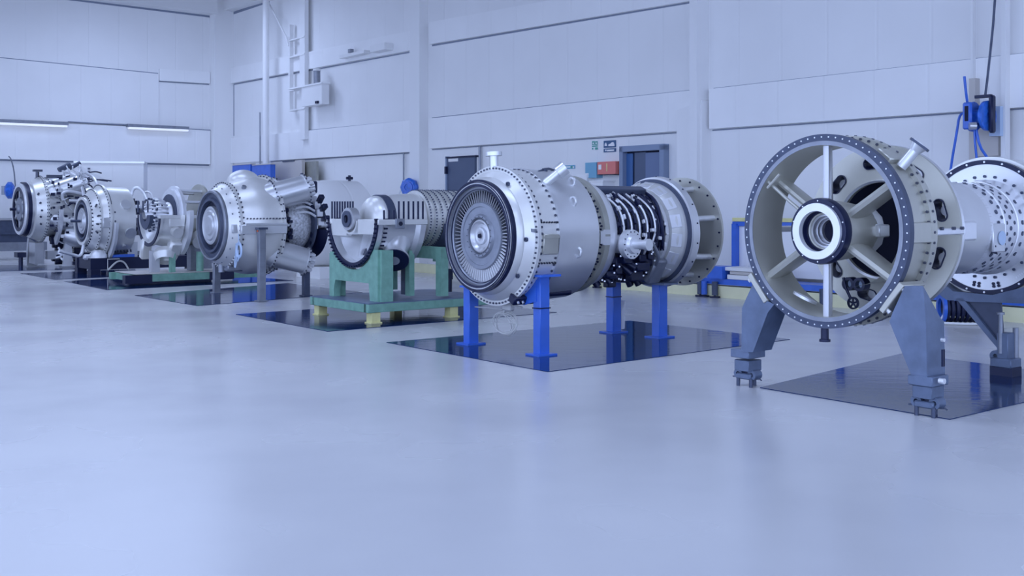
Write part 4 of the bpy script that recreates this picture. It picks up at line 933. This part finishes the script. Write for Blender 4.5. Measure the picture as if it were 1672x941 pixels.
# rotor resting in it
T = thing('rotor', 'pale shaft rotor with ribbed drum lying in the half casing', 'rotor', F5.o)
b = MB(); b.lathe([(.19, .0), (.195, .10), (.22, .20), (.27, .28), (.33, .31), (.36, .31)], o, n=64); b.build('nose_dome', 'white', T)
b = MB(); b.ring(.36, .48, .2, .325, o, n=64); b.build('dark_band', 'dgrey', T)
b = MB(); b.lathe([(.48, .30), (.62, .33), (.95, .345), (.97, .30)], o, n=64); b.build('smooth_drum', 'white', T)
b = MB(); pr = [(.95, .30)]
for k in range(11): x = .97+.095*k; pr += [(x, .345), (x, .385), (x+.03, .385), (x+.03, .345)]
pr += [(2.05, .3), (2.05, .0)]; b.lathe(pr, o, n=96); b.build('ribbed_drum', 'rib', T)
b = MB()
for k in range(11): b.rbolts(.985+.095*k, .385, 60, .010, .014, o, seg=5)
b.build('rib_teeth', 'dgrey', T)
b = MB(); b.lathe([(1.2, .39), (1.25, .42), (1.9, .42), (1.95, .39)], o, n=48, a0=R_(100), a1=R_(200)); b.build('lower_shell', 'dgrey', T)
b = MB(); p = pol(1.42, 112, .425, Z5); b.cyl(p, p+Vector((0, -.02, 0)), .06, n=24); b.build('round_cover', 'silver', T)
b = MB()
for k in range(4): b.cyl((1.2+.16*k, -.25, Z5-.42), (1.2+.16*k, -.25, Z5-.78), .028, n=10)
b.build('rotor_prop', 'steel', T)
# green stand
c0 = F5.fl(604, 527)
St = thing('green_stand', 'green steel stand on four yellow feet under cream half casing', 'stand', F5.o)
xs0, xs1 = -.22, 1.75; ys = .70
zf = .25
b = MB()
for sg in (-1, 1): b.box(((xs0+xs1)/2, sg*ys, zf-.05), (xs1-xs0, .12, .11), bevel=.005)
for x in (xs0+.06, xs1-.06, .62): b.box((x, 0, zf-.05), (.12, 2*ys, .11), bevel=.005)
b.build('base_frame', 'green', St)
b = MB(); b.box(((xs0+xs1)/2, .0, zf+.008), (xs1-xs0, 2*ys+.12, .012)); b.build('deck_plate', 'stand', St)
for (x, y) in ((xs0+.12, -ys+.02), (xs0+.12, ys-.02), (xs0+1.33, -ys+.02), (xs0+1.33, ys-.02)):
    MB().box((x, y, .10), (.13, .13, .2), bevel=.004).build('leg', 'yellow', St); MB().box((x, y, .012), (.16, .16, .02)).build('foot', 'yellow', St)
# cradle plate with round cut-out
zt = Z5-.42
outer = [(-.62, zf+.0), (-.50, zf+.0), (-.50, zf+.12), (-.46, zf+.24), (.40, zf+.24), (.43, zf+.0), (.62, zf+.0), (.62, zt+.03), (.46, zt+.03)]
for k in range(13):
    u_ = .43*(1-2*k/12); outer.append((u_, Z5-math.sqrt(.665**2-u_**2)))
outer += [(-.46, zt-.05), (-.62, zt-.05)]
b = MB(); A = [Vector((.0, -u, v)) for u, v in outer]; b.prism(A, (.10, 0, 0)); b.build('front_cradle', 'green', St)
b = MB(); b.box((.12, -.60, (zf+zt)/2), (.18, .12, zt-zf+.05), bevel=.004); b.box((.12, .60, (zf+zt)/2-.03), (.18, .12, zt-zf), bevel=.004); b.build('cradle_post', 'green', St)
b = MB(); b.box((1.0, 0, .86), (.10, 1.36, .16)); b.box((1.0, -.62, .60), (.12, .12, .62)); b.box((1.0, .62, .6), (.12, .12, .6)); b.box((1.5, -.2, .80), (.10, .9, .2)); b.box((1.5, -.6, .6), (.12, .12, .6)); b.build('rear_cradle', 'green', St)
MB().box((.65, -.3, .62), (.12, .1, .62)).build('inner_post', 'dgrey', St); MB().box((.62, -.42, .60), (.08, .1, .6)).build('inner_post', 'green', St)
b = MB(); b.cyl((1.25, -.4, .32), (1.25, -.4, .5), .06, n=12); b.box((1.25, -.4, .56), (.1, .1, .14)); b.build('jack', 'black', St)
# ================================================================== E3 : half casing on low green frame
F3 = Fr(-6.95, 20.9); Z3 = 1.31; o = O(Z3)
E = thing('half_casing', 'open lower half casing with crescent band on low green frame', 'casing', F3.o)
b = MB(); b.lathe([(.0, .53), (.0, .60), (.05, .60), (.07, .56), (.25, .60), (.44, .68), (.44, .60), (.3, .54)], o, n=64, a0=H0, a1=H1, closed=True); b.build('front_shell', 'white', E)
b = MB(); b.ring(-.02, .0, .54, .605, o, n=64, a0=H0, a1=H1); b.build('face_gasket', 'black', E)
b = MB(); b.lathe([(.06, .55), (.2, .40), (.30, .15)], o, n=48, a0=H0, a1=H1); b.build('inner_bowl', 'silver', E)
b = MB(); b.ring(.46, .54, .68, .86, o, n=64, a0=R_(84), a1=R_(152)); b.build('crescent_band', 'bright', E)
b = MB(); b.lathe([(.56, .64), (.75, .60), (1.0, .62), (1.0, .55), (.7, .55)], o, n=64, a0=H0, a1=H1, closed=True); b.build('rear_shell', 'beige', E)
b = MB(); b.box((.5, -.60, Z3-.03), (1.05, .1, .06)); b.box((.5, .60, Z3-.03), (1.05, .1, .06)); b.box((.3, -.62, Z3-.14), (.3, .06, .16), bevel=.01); b.build('split_flange', 'white', E)
for k in range(7): MB().cyl((.74+.05*k, -.60, Z3), (.74+.05*k, -.60, Z3+.11), .018, n=8).build('flange_stud', 'black', E)
b = MB(); b.cyl((.3, -.55, Z3-.30), (.3, -.70, Z3-.34), .10, n=20); b.cyl((.8, -.50, Z3-.42), (.8, -.62, Z3-.50), .18, n=24); b.cyl((.95, -.58, Z3-.2), (.95, -.63, Z3-.2), .07, n=20); b.build('side_nozzle', 'white', E)
b = MB(); b.lathe([(0, .20), (.1, .24), (.22, .18)], (.25, -.2, Z3-.68), (-.2, -.5, -1), n=24); b.box((.05, .30, Z3-.66), (.2, .14, .4), Matrix.Rotation(.3, 4, 'X'), bevel=.03); b.box((.35, -.38, Z3-.62), (.25, .2, .3), Matrix.Rotation(.5, 4, 'X'), bevel=.04); b.build('sump_casting', 'white', E)
T = thing('rotor', 'bladed rotor with guard ring inside the crescent banded casing', 'rotor', F3.o)
b = MB(); b.lathe([(-.1, .08), (.1, .13), (.25, .20), (.36, .25)], o, n=48); b.build('shaft_cone', 'bright', T)
b = MB(); b.ring(-.10, .0, .12, .27, (.02, 0, Z3), n=48, a0=R_(90), a1=R_(275)); b.build('seal_half_ring', 'dgrey', T)
b = MB()
for k in range(20):
    a = 18*k; b.tube([pol(-.02, a, .24, Z3), pol(.12, a+8, .34, Z3), pol(.28, a+10, .26, Z3)], .022, n=6, smooth=1)
b.build('rotor_pipe', 'bright', T)
b = MB()
for k in range(26): b.box(pol(.0+.02*(k % 3), 14*k, .31, Z3), (.035, .035, .035))
for k in range(6): b.box((-.28+.1*k, -.2+.02*k, Z3+.16), (.02, .03, .22))
b.build('rotor_fittings', 'dgrey', T)
b = MB(); b.ring(.40, .46, .40, .50, o, n=64); b.ring(.46, .52, .50, .56, o, n=64); b.build('guard_ring', 'bright', T)
b = MB(); b.ring(.38, .42, .25, .40, o, n=48); b.build('guard_shadow', 'dgrey', T)
b = MB(); b.ring(.98, 1.02, .1, .60, o, n=64); b.build('end_disc', 'beige', T)
for dg in (20, 60, 100, 330): MB().cyl(pol(.48, dg, .50, Z3), pol(1.0, dg, .48, Z3), .03, n=10).build('spacer_rod', 'bright', T)
St = thing('machine_stand', 'low green and black base frame under crescent banded casing', 'stand', F3.o)
b = MB(); b.box((.75, -.55, .14), (2.6, .14, .13)); b.box((.75, .55, .14), (2.6, .14, .13))
for x in (-.4, .5, 1.4): b.box((x, 0, .14), (.14, 1.2, .12))
b.build('base_frame', 'green', St)
b = MB(); b.box((-.42, -.55, .13), (.5, .16, .15)); b.box((1.2, -.55, .13), (.5, .16, .15)); b.build('black_end_block', 'black', St)
MB().box((.75, 0, .215), (2.4, 1.1, .012)).build('deck_plate', 'cream', St)
MB().box((.05, -.15, .42), (.16, .14, .42)).build('post', 'steel', St); MB().box((.3, -.4, .40), (.10, .08, .36)).build('post', 'green', St); MB().cyl((.85, -.4, .22), (.85, -.4, .6), .07, n=12).build('post', 'green', St)
b = MB(); b.box((.85, -.1, .48), (.2, .2, .5)); b.box((1.1, -.1, .5), (.18, .16, .5)); b.build('rear_support', 'grey', St)
# ================================================================== E2
F2 = Fr(-9.28, 23.6); Z2 = 1.155; o = O(Z2)
E = thing('turbine_engine', 'white barrel engine, its face overlapping the piped engine behind', 'engine', F2.o)
ringface(E, o, .52, 0)
b = MB(); b.ring(-.03, .02, .46, .52, o, n=96); b.build('bright_rim', 'white', E)
b = MB(); b.lathe([(.03, .52), (.06, .56), (.17, .66), (.17, .70), (.2, .70), (.2, .66), (.33, .72), (.33, .80), (.37, .80), (.37, .74), (.5, .745), (.90, .73), (.92, .70), (.92, .4)], o, n=96); b.build('barrel_casing', 'white', E)
b = MB(); b.bolts(.17, .685, 50, .014, .014, o); b.bolts(.33, .78, 60, .015, .014, o); b.rbolts(.39, .745, 50, .016, .02, o, R_(-60), R_(60)); b.build('flange_bolts', 'bolt', E)
b = MB(); b.bolts(.05, .545, 40, .018, .02, o); b.build('rim_bolts', 'black', E)
b = MB(); b.ring(.40, .46, .76, .93, o, n=64, a0=R_(92), a1=R_(150)); b.build('crescent_band', 'bright', E)
b = MB(); b.box(pol(.26, 92, .76, Z2), (.16, .06, .22), bevel=.01); b.cyl(pol(.7, 62, .71, Z2), pol(.7, 62, .78, Z2), .11, n=24); b.cyl(pol(.76, 108, .70, Z2), pol(.76, 108, .84, Z2), .08, n=20); b.cyl(pol(.76, 108, .82, Z2), pol(.76, 108, .86, Z2), .12, n=24); b.cyl(pol(.7, 135, .7, Z2), pol(.7, 135, .8, Z2), .04); b.build('side_boss', 'silver', E)
b = MB()
for k in range(8): b.cyl(pol(.42+.07*k, 150, .72, Z2), pol(.42+.07*k, 150, .78, Z2), .02, n=6)
for (t, dg) in ((.1, 60), (.12, 80), (.1, 95), (.1, 110), (.45, 75), (.45, 90)): b.cyl(pol(t, dg, .60+.25*t, Z2), pol(t, dg, .70+.1*t, Z2), .022, n=6)
b.build('small_fittings', 'bolt', E)
b = MB(); b.tube([pol(.9, 40, .60, Z2), pol(.95, 30, .86, Z2), pol(1.1, 40, .9, Z2), pol(1.2, 60, .75, Z2), pol(1.2, 75, .6, Z2), pol(1.2, 100, .55, Z2)], .035, smooth=2); b.tube([pol(1.1, 38, .8, Z2), pol(1.28, 42, .86, Z2), pol(1.3, 55, .8, Z2), pol(1.2, 60, .72, Z2)], .02, smooth=2); b.build('loop_pipe', 'bright', E)
b = MB(); b.lathe([(.0, .14), (.1, .2), (.22, .2), (.3, .1)], (.25, -.25, Z2-.66), (-.1, -.3, -1), n=24); b.tube([pol(.0, 170, .5, Z2), pol(-.1, 165, .8, Z2), pol(-.3, 160, .75, Z2), pol(-.6, 150, .72, Z2)], .035, smooth=2); b.box(pol(.05, 160, .82, Z2), (.24, .16, .12), bevel=.03); b.build('sump_casting', 'bright', E)
b = MB(); b.cyl(pol(-.02, 0, .0, Z2), pol(-.25, 0, .0, Z2), .03); b.build('shaft_end', 'dgrey', E)
b = MB(); random.seed(8)
for k in range(30):
    b.box(pol(random.uniform(.95, 1.35), random.uniform(10, 120), random.uniform(.36, .5), Z2), (random.uniform(.03, .08), random.uniform(.04, .1), random.uniform(.04, .1)))
b.build('tail_fittings', 'black', E)
b = MB(); b.cyl((.95, 0, Z2), (1.6, 0, Z2), .33, n=40); b.build('core_tail', 'grey', E)
St = thing('beam_base', 'black beam base under white barrel engine', 'stand', F2.o)
b = MB(); b.box((1.35, -.45, .24), (2.7, .15, .25)); b.box((1.35, .45, .24), (2.7, .15, .25)); b.box((.1, 0, .24), (.15, 1.0, .22)); b.box((2.6, 0, .24), (.15, 1.0, .22)); b.box((.1, -.45, .06), (.2, .2, .12)); b.box((2.6, -.45, .06), (.2, .2, .12)); b.box((.1, .45, .06), (.2, .2, .12)); b.box((2.6, .45, .06), (.2, .2, .12)); b.build('beam', 'black', St)
MB().box((.95, -.3, .52), (.22, .14, .34)).build('pedestal', 'steel', St); MB().box((.3, .1, .46), (.16, .3, .3)).build('pedestal', 'black', St)
MB().box((.7, -.45, .40), (.5, .1, .06)).build('blue_bar', 'blue', St)
b = MB(); b.tube([(.35, -.56, .1), (.55, -.56, .3), (.7, -.56, .28), (.8, -.56, .1)], .02, smooth=2); b.tube([(.35, -.56, .12), (.35, -.56, .34), (.6, -.56, .34)], .012); b.build('bent_handle', 'cable', St)
# ================================================================== E1
F1 = Fr(-11.72, 26.0); Z1 = 1.40; o = O(Z1)
E = thing('turbine_engine', 'white engine wrapped in pipework at far left of row', 'engine', F1.o)
b = MB(); b.lathe([(.06, .60), (0, .62), (-.03, .60), (-.03, .52), (.03, .50)], o, n=96, closed=True); b.build('face_ring', 'bright', E)
b = MB(); b.ring(.04, .12, .56, .648, o, n=96); b.build('dark_outer_ring', 'black', E)
b = MB(); b.ring(.10, .17, .56, .635, o, n=96); b.build('neck_ring', 'silver', E)
b = MB(); b.ring(-.034, .0, .44, .53, o, n=64); b.build('inner_dark_ring', 'black', E)
b = MB(); b.ring(.03, .05, .02, .53, o, n=64); b.build('face_recess', 'black', E)
b = MB(); b.lathe([(.03, .30), (-.02, .28), (-.04, .20), (-.03, .12), (-.08, .10), (-.10, .0)], o, n=48); b.build('face_hub', 'grey', E)
for dg in (0, 60, 120, 180, 240, 300): MB().box(pol(.01, dg, .40, Z1), (.05, .06, .26), Matrix.Rotation(R_(dg), 4, 'X')).build('face_vane', 'silver', E)
b = MB(); b.cyl(pol(-.02, 0, 0, Z1), pol(-.22, 0, 0, Z1), .035, n=10); b.build('shaft_end', 'black', E)
b = MB(); b.lathe([(.16, .60), (.2, .68), (.42, .76), (.42, .80), (.47, .80), (.47, .72), (.6, .66), (.9, .62), (1.5, .6), (1.9, .55), (1.9, .3)], o, n=96); b.build('barrel_casing', 'white', E)
b = MB(); b.bolts(.42, .785, 60, .015, .014, o); b.rbolts(.445, .80, 60, .014, .012, o)
for (t, dg) in ((.25, 60), (.27, 78), (.3, 92), (.28, 104), (.3, 118), (.5, 88), (.5, 100)): b.cyl(pol(t, dg, .66, Z1), pol(t, dg, .75, Z1), .025, n=6)
b.build('flange_bolts', 'bolt', E)
b = MB(); b.ring(.66, .72, .80, .98, o, n=64, a0=R_(90), a1=R_(150)); b.build('crescent_band', 'bright', E)
can(E, (.70, -.42, Z1+.42), (1.3, -.56, Z1+.66), .24); can(E, (.70, -.45, Z1-.25), (1.3, -.58, Z1-.35), .24)
can(E, (.70, .2, Z1+.52), (1.3, .3, Z1+.74), .22)
b = MB(); b.cyl(pol(.38, 5, .78, Z1), pol(.38, 5, .9, Z1), .04); b.box(pol(.38, 5, .93, Z1), (.2, .12, .05)); b.box(pol(.75, 10, .80, Z1), (.35, .1, .08)); b.build('top_fitting', 'bolt', E)
b = MB(); b.box(pol(1.0, 5, 1.02, Z1), (.3, .2, .12), Matrix.Rotation(-.5, 4, 'Y'), bevel=.02); b.cyl(pol(1.15, 0, 1.0, Z1), pol(1.4, 0, 1.14, Z1), .05); b.build('top_actuator', 'dgrey', E)
b = MB()
rp = [[(1.0, 15, .95), (1.2, 40, .98), (1.25, 80, .9), (1.2, 110, .9), (1.1, 140, .95)], [(1.5, 10, .9), (1.6, 40, .95), (1.65, 90, .9), (1.6, 130, .85)],
      [(.8, 70, .7), (.75, 62, .82), (.9, 60, .88), (1.3, 66, .85), (1.7, 70, .8)], [(.9, 75, .8), (1.4, 78, .86), (1.9, 76, .8)], [(1.0, 125, .75), (1.3, 130, .9), (1.8, 120, .85)]]
for q_ in rp: b.tube([pol(t, dg, r_, Z1) for t, dg, r_ in q_], .038, smooth=2)
b.build('service_pipe', 'bright', E)
b = MB(); random.seed(11)
for k in range(12):
    t = random.uniform(.8, 1.7); dg = random.uniform(-10, 140); r_ = random.uniform(.7, .95)
    b.tube([pol(t, dg, r_-.1, Z1), pol(t+random.uniform(.1, .3), dg+random.uniform(-10, 20), r_, Z1), pol(t+random.uniform(.3, .6), dg+random.uniform(0, 30), r_-.05, Z1)], .018, smooth=2, n=6)
b.build('dark_hose', 'black', E)
b = MB()
for k in range(22):
    t = random.uniform(1.0, 2.2); dg = random.uniform(130, 200); r_ = random.uniform(.75, 1.1)
    b.box(pol(t, dg, r_, Z1), (random.uniform(.1, .3), random.uniform(.08, .2), random.uniform(.06, .2)), bevel=.015)
b.build('underside_gearbox', 'black', E)
b = MB(); b.lathe([(0, .0), (0, .2), (.3, .26), (.5, .22), (.5, .0)], (.9, -.45, Z1-.6), (.9, -.3, -.25), n=32); b.cyl(pol(1.4, 60, .6, Z1), pol(1.5, 62, .95, Z1), .10, n=16); b.build('side_canister', 'silver', E)
b = MB(); random.seed(31)
for k in range(46):
    q = F1.side(random.uniform(88, 134), random.uniform(388, 432), random.uniform(-.25, .2)); b.box(q, (random.uniform(.06, .26), random.uniform(.08, .2), random.uniform(.05, .18)), bevel=.01)
b.build('accessory_cluster', 'black', E)
b = MB()
for k in range(16):
    x_ = random.uniform(88, 128); y_ = random.uniform(386, 425)
    b.tube([F1.side(x_, y_, -.34), F1.side(x_+random.uniform(3, 12), y_+random.uniform(-6, 8), -.38), F1.side(x_+random.uniform(8, 20), y_+random.uniform(-8, 10), -.32)], random.uniform(.012, .03), n=7, smooth=1)
for k in range(14):
    x_ = random.uniform(88, 128); y_ = random.uniform(270, 330)
    b.tube([F1.side(x_, y_, -.66), F1.side(x_+random.uniform(-3, 8), y_+random.uniform(-8, 12), -.72), F1.side(x_+random.uniform(0, 16), y_+random.uniform(-10, 18), -.66)], random.uniform(.012, .026), n=7, smooth=1)
b.build('small_pipework', 'bright', E)
b = MB()
for k in range(40):
    q = F1.side(random.uniform(84, 130), random.uniform(282, 380), -.70); b.box(q, (random.uniform(.03, .09), .05, random.uniform(.03, .08)))
b.build('small_valves', 'black', E)
St = thing('pedestal_stand', 'silver grey pedestal stand under the piped engine', 'stand', F1.o)
b = MB(); b.loft([(.85, -.50, 0), (1.10, -.50, 0), (1.02, -.50, .85), (.92, -.50, .95)], [(.85, -.40, 0), (1.10, -.40, 0), (1.02, -.40, .85), (.92, -.40, .95)]); b.build('pedestal', 'bright', St)
b = MB(); b.loft([(.25, .35, 0), (.5, .35, 0), (.44, .35, .6), (.30, .35, .7)], [(.25, .5, 0), (.5, .5, 0), (.44, .5, .6), (.30, .5, .7)]); b.box((.35, -.1, .35), (.2, .5, .5)); b.build('pedestal', 'steel', St)
b = MB(); b.box((.98, -.45, .02), (.5, .3, .03)); b.box((.4, .3, .02), (.4, .5, .03)); b.box((.75, -.2, .3), (.4, .2, .2)); b.build('base_plate', 'steel', St)
b = MB(); b.box((.1, .35, .3), (.2, .3, .12)); b.cyl((.1, .3, 0), (.1, .3, .3), .05); b.build('screw_jack', 'black', St)
b = MB(); b.box((1.6, -.2, .28), (1.1, .8, .12)); b.box((1.6, -.2, .1), (1.1, .8, .08)); b.box((1.2, -.5, .14), (.1, .1, .28)); b.box((2., -.5, .14), (.1, .1, .28)); b.box((2., .1, .14), (.1, .1, .28)); b.box((1.2, .1, .14), (.1, .1, .28)); b.build('drip_tray', 'black', St)
# ------------------------------------------------------------------ background furniture
hp = P(188, 428); t_ = thing('duct_hood', 'white sheet duct hood behind the white barrel engine', 'hood', hp, R_(12))
z1 = 1.5+(HY-267)*hp.y/FPX; z0 = 1.5+(HY-300)*hp.y/FPX
b = MB(); b.loft([(-.95, -.3, z1), (.75, -.3, z1), (.75, -.3, .3), (-.2, -.3, .3), (-.2, -.3, z0+.1)], [(-.95, .5, z1), (.75, .5, z1), (.75, .5, .3), (-.2, .5, .3), (-.2, .5, z0+.1)]); b.build('hood_shell', 'band', t_)
b = MB(); b.box((-.1, -.02, z1+.02), (1.75, .62, .05)); b.build('hood_rim', 'silver', t_)
b = MB()
for k in range(7): b.box((-.6, -.32, z1-.15-.08*k), (.06, .03, .04))
b.build('bolt_row', 'bolt', t_)
MB().box((.3, .1, .15), (.9, .7, .3)).build('hood_plinth', 'grey', t_)
# bench at the far left
bp_ = P(-10, 425); t_ = thing('side_bench', 'dark grey work bench against the wall at left edge', 'bench', bp_, LA)
def zy(y): return 1.5+(HY-y)*bp_.y/FPX
b = MB(); b.box((0, 0, (zy(360)+zy(383))/2), (2.6, .6, zy(360)-zy(383))); b.build('bench_cabinet', 'dgrey', t_)
b = MB(); b.box((0, 0, zy(358)), (2.7, .66, .06)); b.build('bench_top', 'steel', t_)
b = MB(); b.box((0, 0, (zy(396)+zy(410))/2), (2.6, .6, zy(396)-zy(410))); b.build('bench_drawer', 'grey', t_)
b = MB(); b.box((0, 0, zy(389)), (2.4, .5, .25)); b.build('bench_shelf_box', 'dgrey', t_)
b = MB()
for x in (-1.2, 0, 1.2): b.box((x, 0, zy(410)/2), (.1, .5, zy(410)))
b.build('bench_leg', 'grey', t_)
# blue lockers and grey cabinets by the corner
for (x0, x1, lab) in ((379.5, 408.5, 'blue steel locker left of its twin by the corner'), (411.5, 441.5, 'blue steel locker touching the tall white pipe')):
    t_ = wthing('locker', lab, 'locker', (x0+x1)/2, 420, group='blue lockers by the corner')
    wbox(t_, 'locker_body', x0, 269.5, x1, 400, .95, 1.1, 'blue', floor=True); wbox(t_, 'locker_top', x0, 268, x1, 269.5, .95, 1.12, 'cream')
t_ = wthing('tall_cabinet', 'tall cream cabinet right of the blue lockers', 'cabinet', 480, 420)
wbox(t_, 'cabinet_body', 443.5, 263, 493, 400, .36, .45, 'cream', floor=True)
wbox(t_, 'cabinet_vent', 461, 262.5, 480, 264.3, .3, .47, 'dgrey')
t_ = wthing('tall_cabinet', 'tall narrow beige cabinet beside wider cream cabinet', 'cabinet', 505, 420)
wbox(t_, 'cabinet_body', 494, 264, 516, 400, .2, .28, 'beigedark', floor=True)
t_ = wthing('low_cabinet', 'grey floor cabinet seen behind the low green frame', 'cabinet', 314, 430, f=None); p = P(318, 437); t_.location = p; t_.rotation_euler = (0, 0, R_(10))
MB().box((0, 0, .55), (.42, .4, 1.0)).build('cabinet_body', 'dgrey', t_); MB().box((0, 0, .03), (.4, .38, .06)).build('plinth', 'black', t_); MB().box((.23, 0, .55), (.02, .4, 1.0)).build('side_panel', 'silver', t_)
MB().box((-.1, -.1, 1.15), (.25, .2, .2), bevel=.04).build('blue_cap', 'blue', t_)
# ------------------------------------------------------------------ light
W_ = bpy.data.worlds.new('ambient_fill'); S.world = W_; W_.use_nodes = True  # even ambient fill added through the unbuilt side of the hall
bg = W_.node_tree.nodes['Background']; bg.inputs[0].default_value = (.51, .64, 1.0, 1); bg.inputs[1].default_value = 2.55
TINT = (.53, .655, 1.0)
def area(x, y, z, sx, sy, e, rot=(0, 0, 0)):
    l = bpy.data.lights.new('unseen_hall_light', 'AREA'); l.shape = 'RECTANGLE'; l.size = sx; l.size_y = sy; l.energy = e; l.color = TINT
    o = bpy.data.objects.new('unseen_hall_light', l); COL.objects.link(o); o.location = (x, y, z); o.rotation_euler = rot; return o
for x, y, z, e in ((-9, 4, 6.6, 85), (-3.5, 4, 6.6, 150), (2, 4, 6.6, 130), (-9, 10, 6.6, 130), (-3.5, 10, 6.6, 150), (1, 10, 6.6, 90), (-10, 16, 6.6, 190), (-5, 16, 6.6, 130), (-11.5, 21, 6.4, 130), (-7.5, 21, 6.4, 130), (-11.5, 26, 7.3, 280), (-15, 20, 6.4, 110), (-9.5, 30, 7.6, 300)):  # unseen overhead lights, the rear ones added to brighten the far end
    area(x, y, z, 3.5, 1.5, e*(.75 if y < 12 else .43))
# ------------------------------------------------------------------ camera
cam = bpy.data.cameras.new('camera'); co = bpy.data.objects.new('camera', cam); COL.objects.link(co)
co.location = CAM; co.rotation_euler = (PI/2, 0, 0); cam.sensor_fit = 'HORIZONTAL'; cam.sensor_width = 36; cam.lens = 36*FPX/1672
cam.shift_y = -(470.5-HY)/1672; cam.clip_end = 200; cam.clip_start = .05
S.camera = co
S.view_settings.view_transform = 'Standard'; S.view_settings.look = 'None'; S.view_settings.exposure = 0.32
S.cycles.use_denoising = True; S.cycles.max_bounces = 8; S.cycles.diffuse_bounces = 5
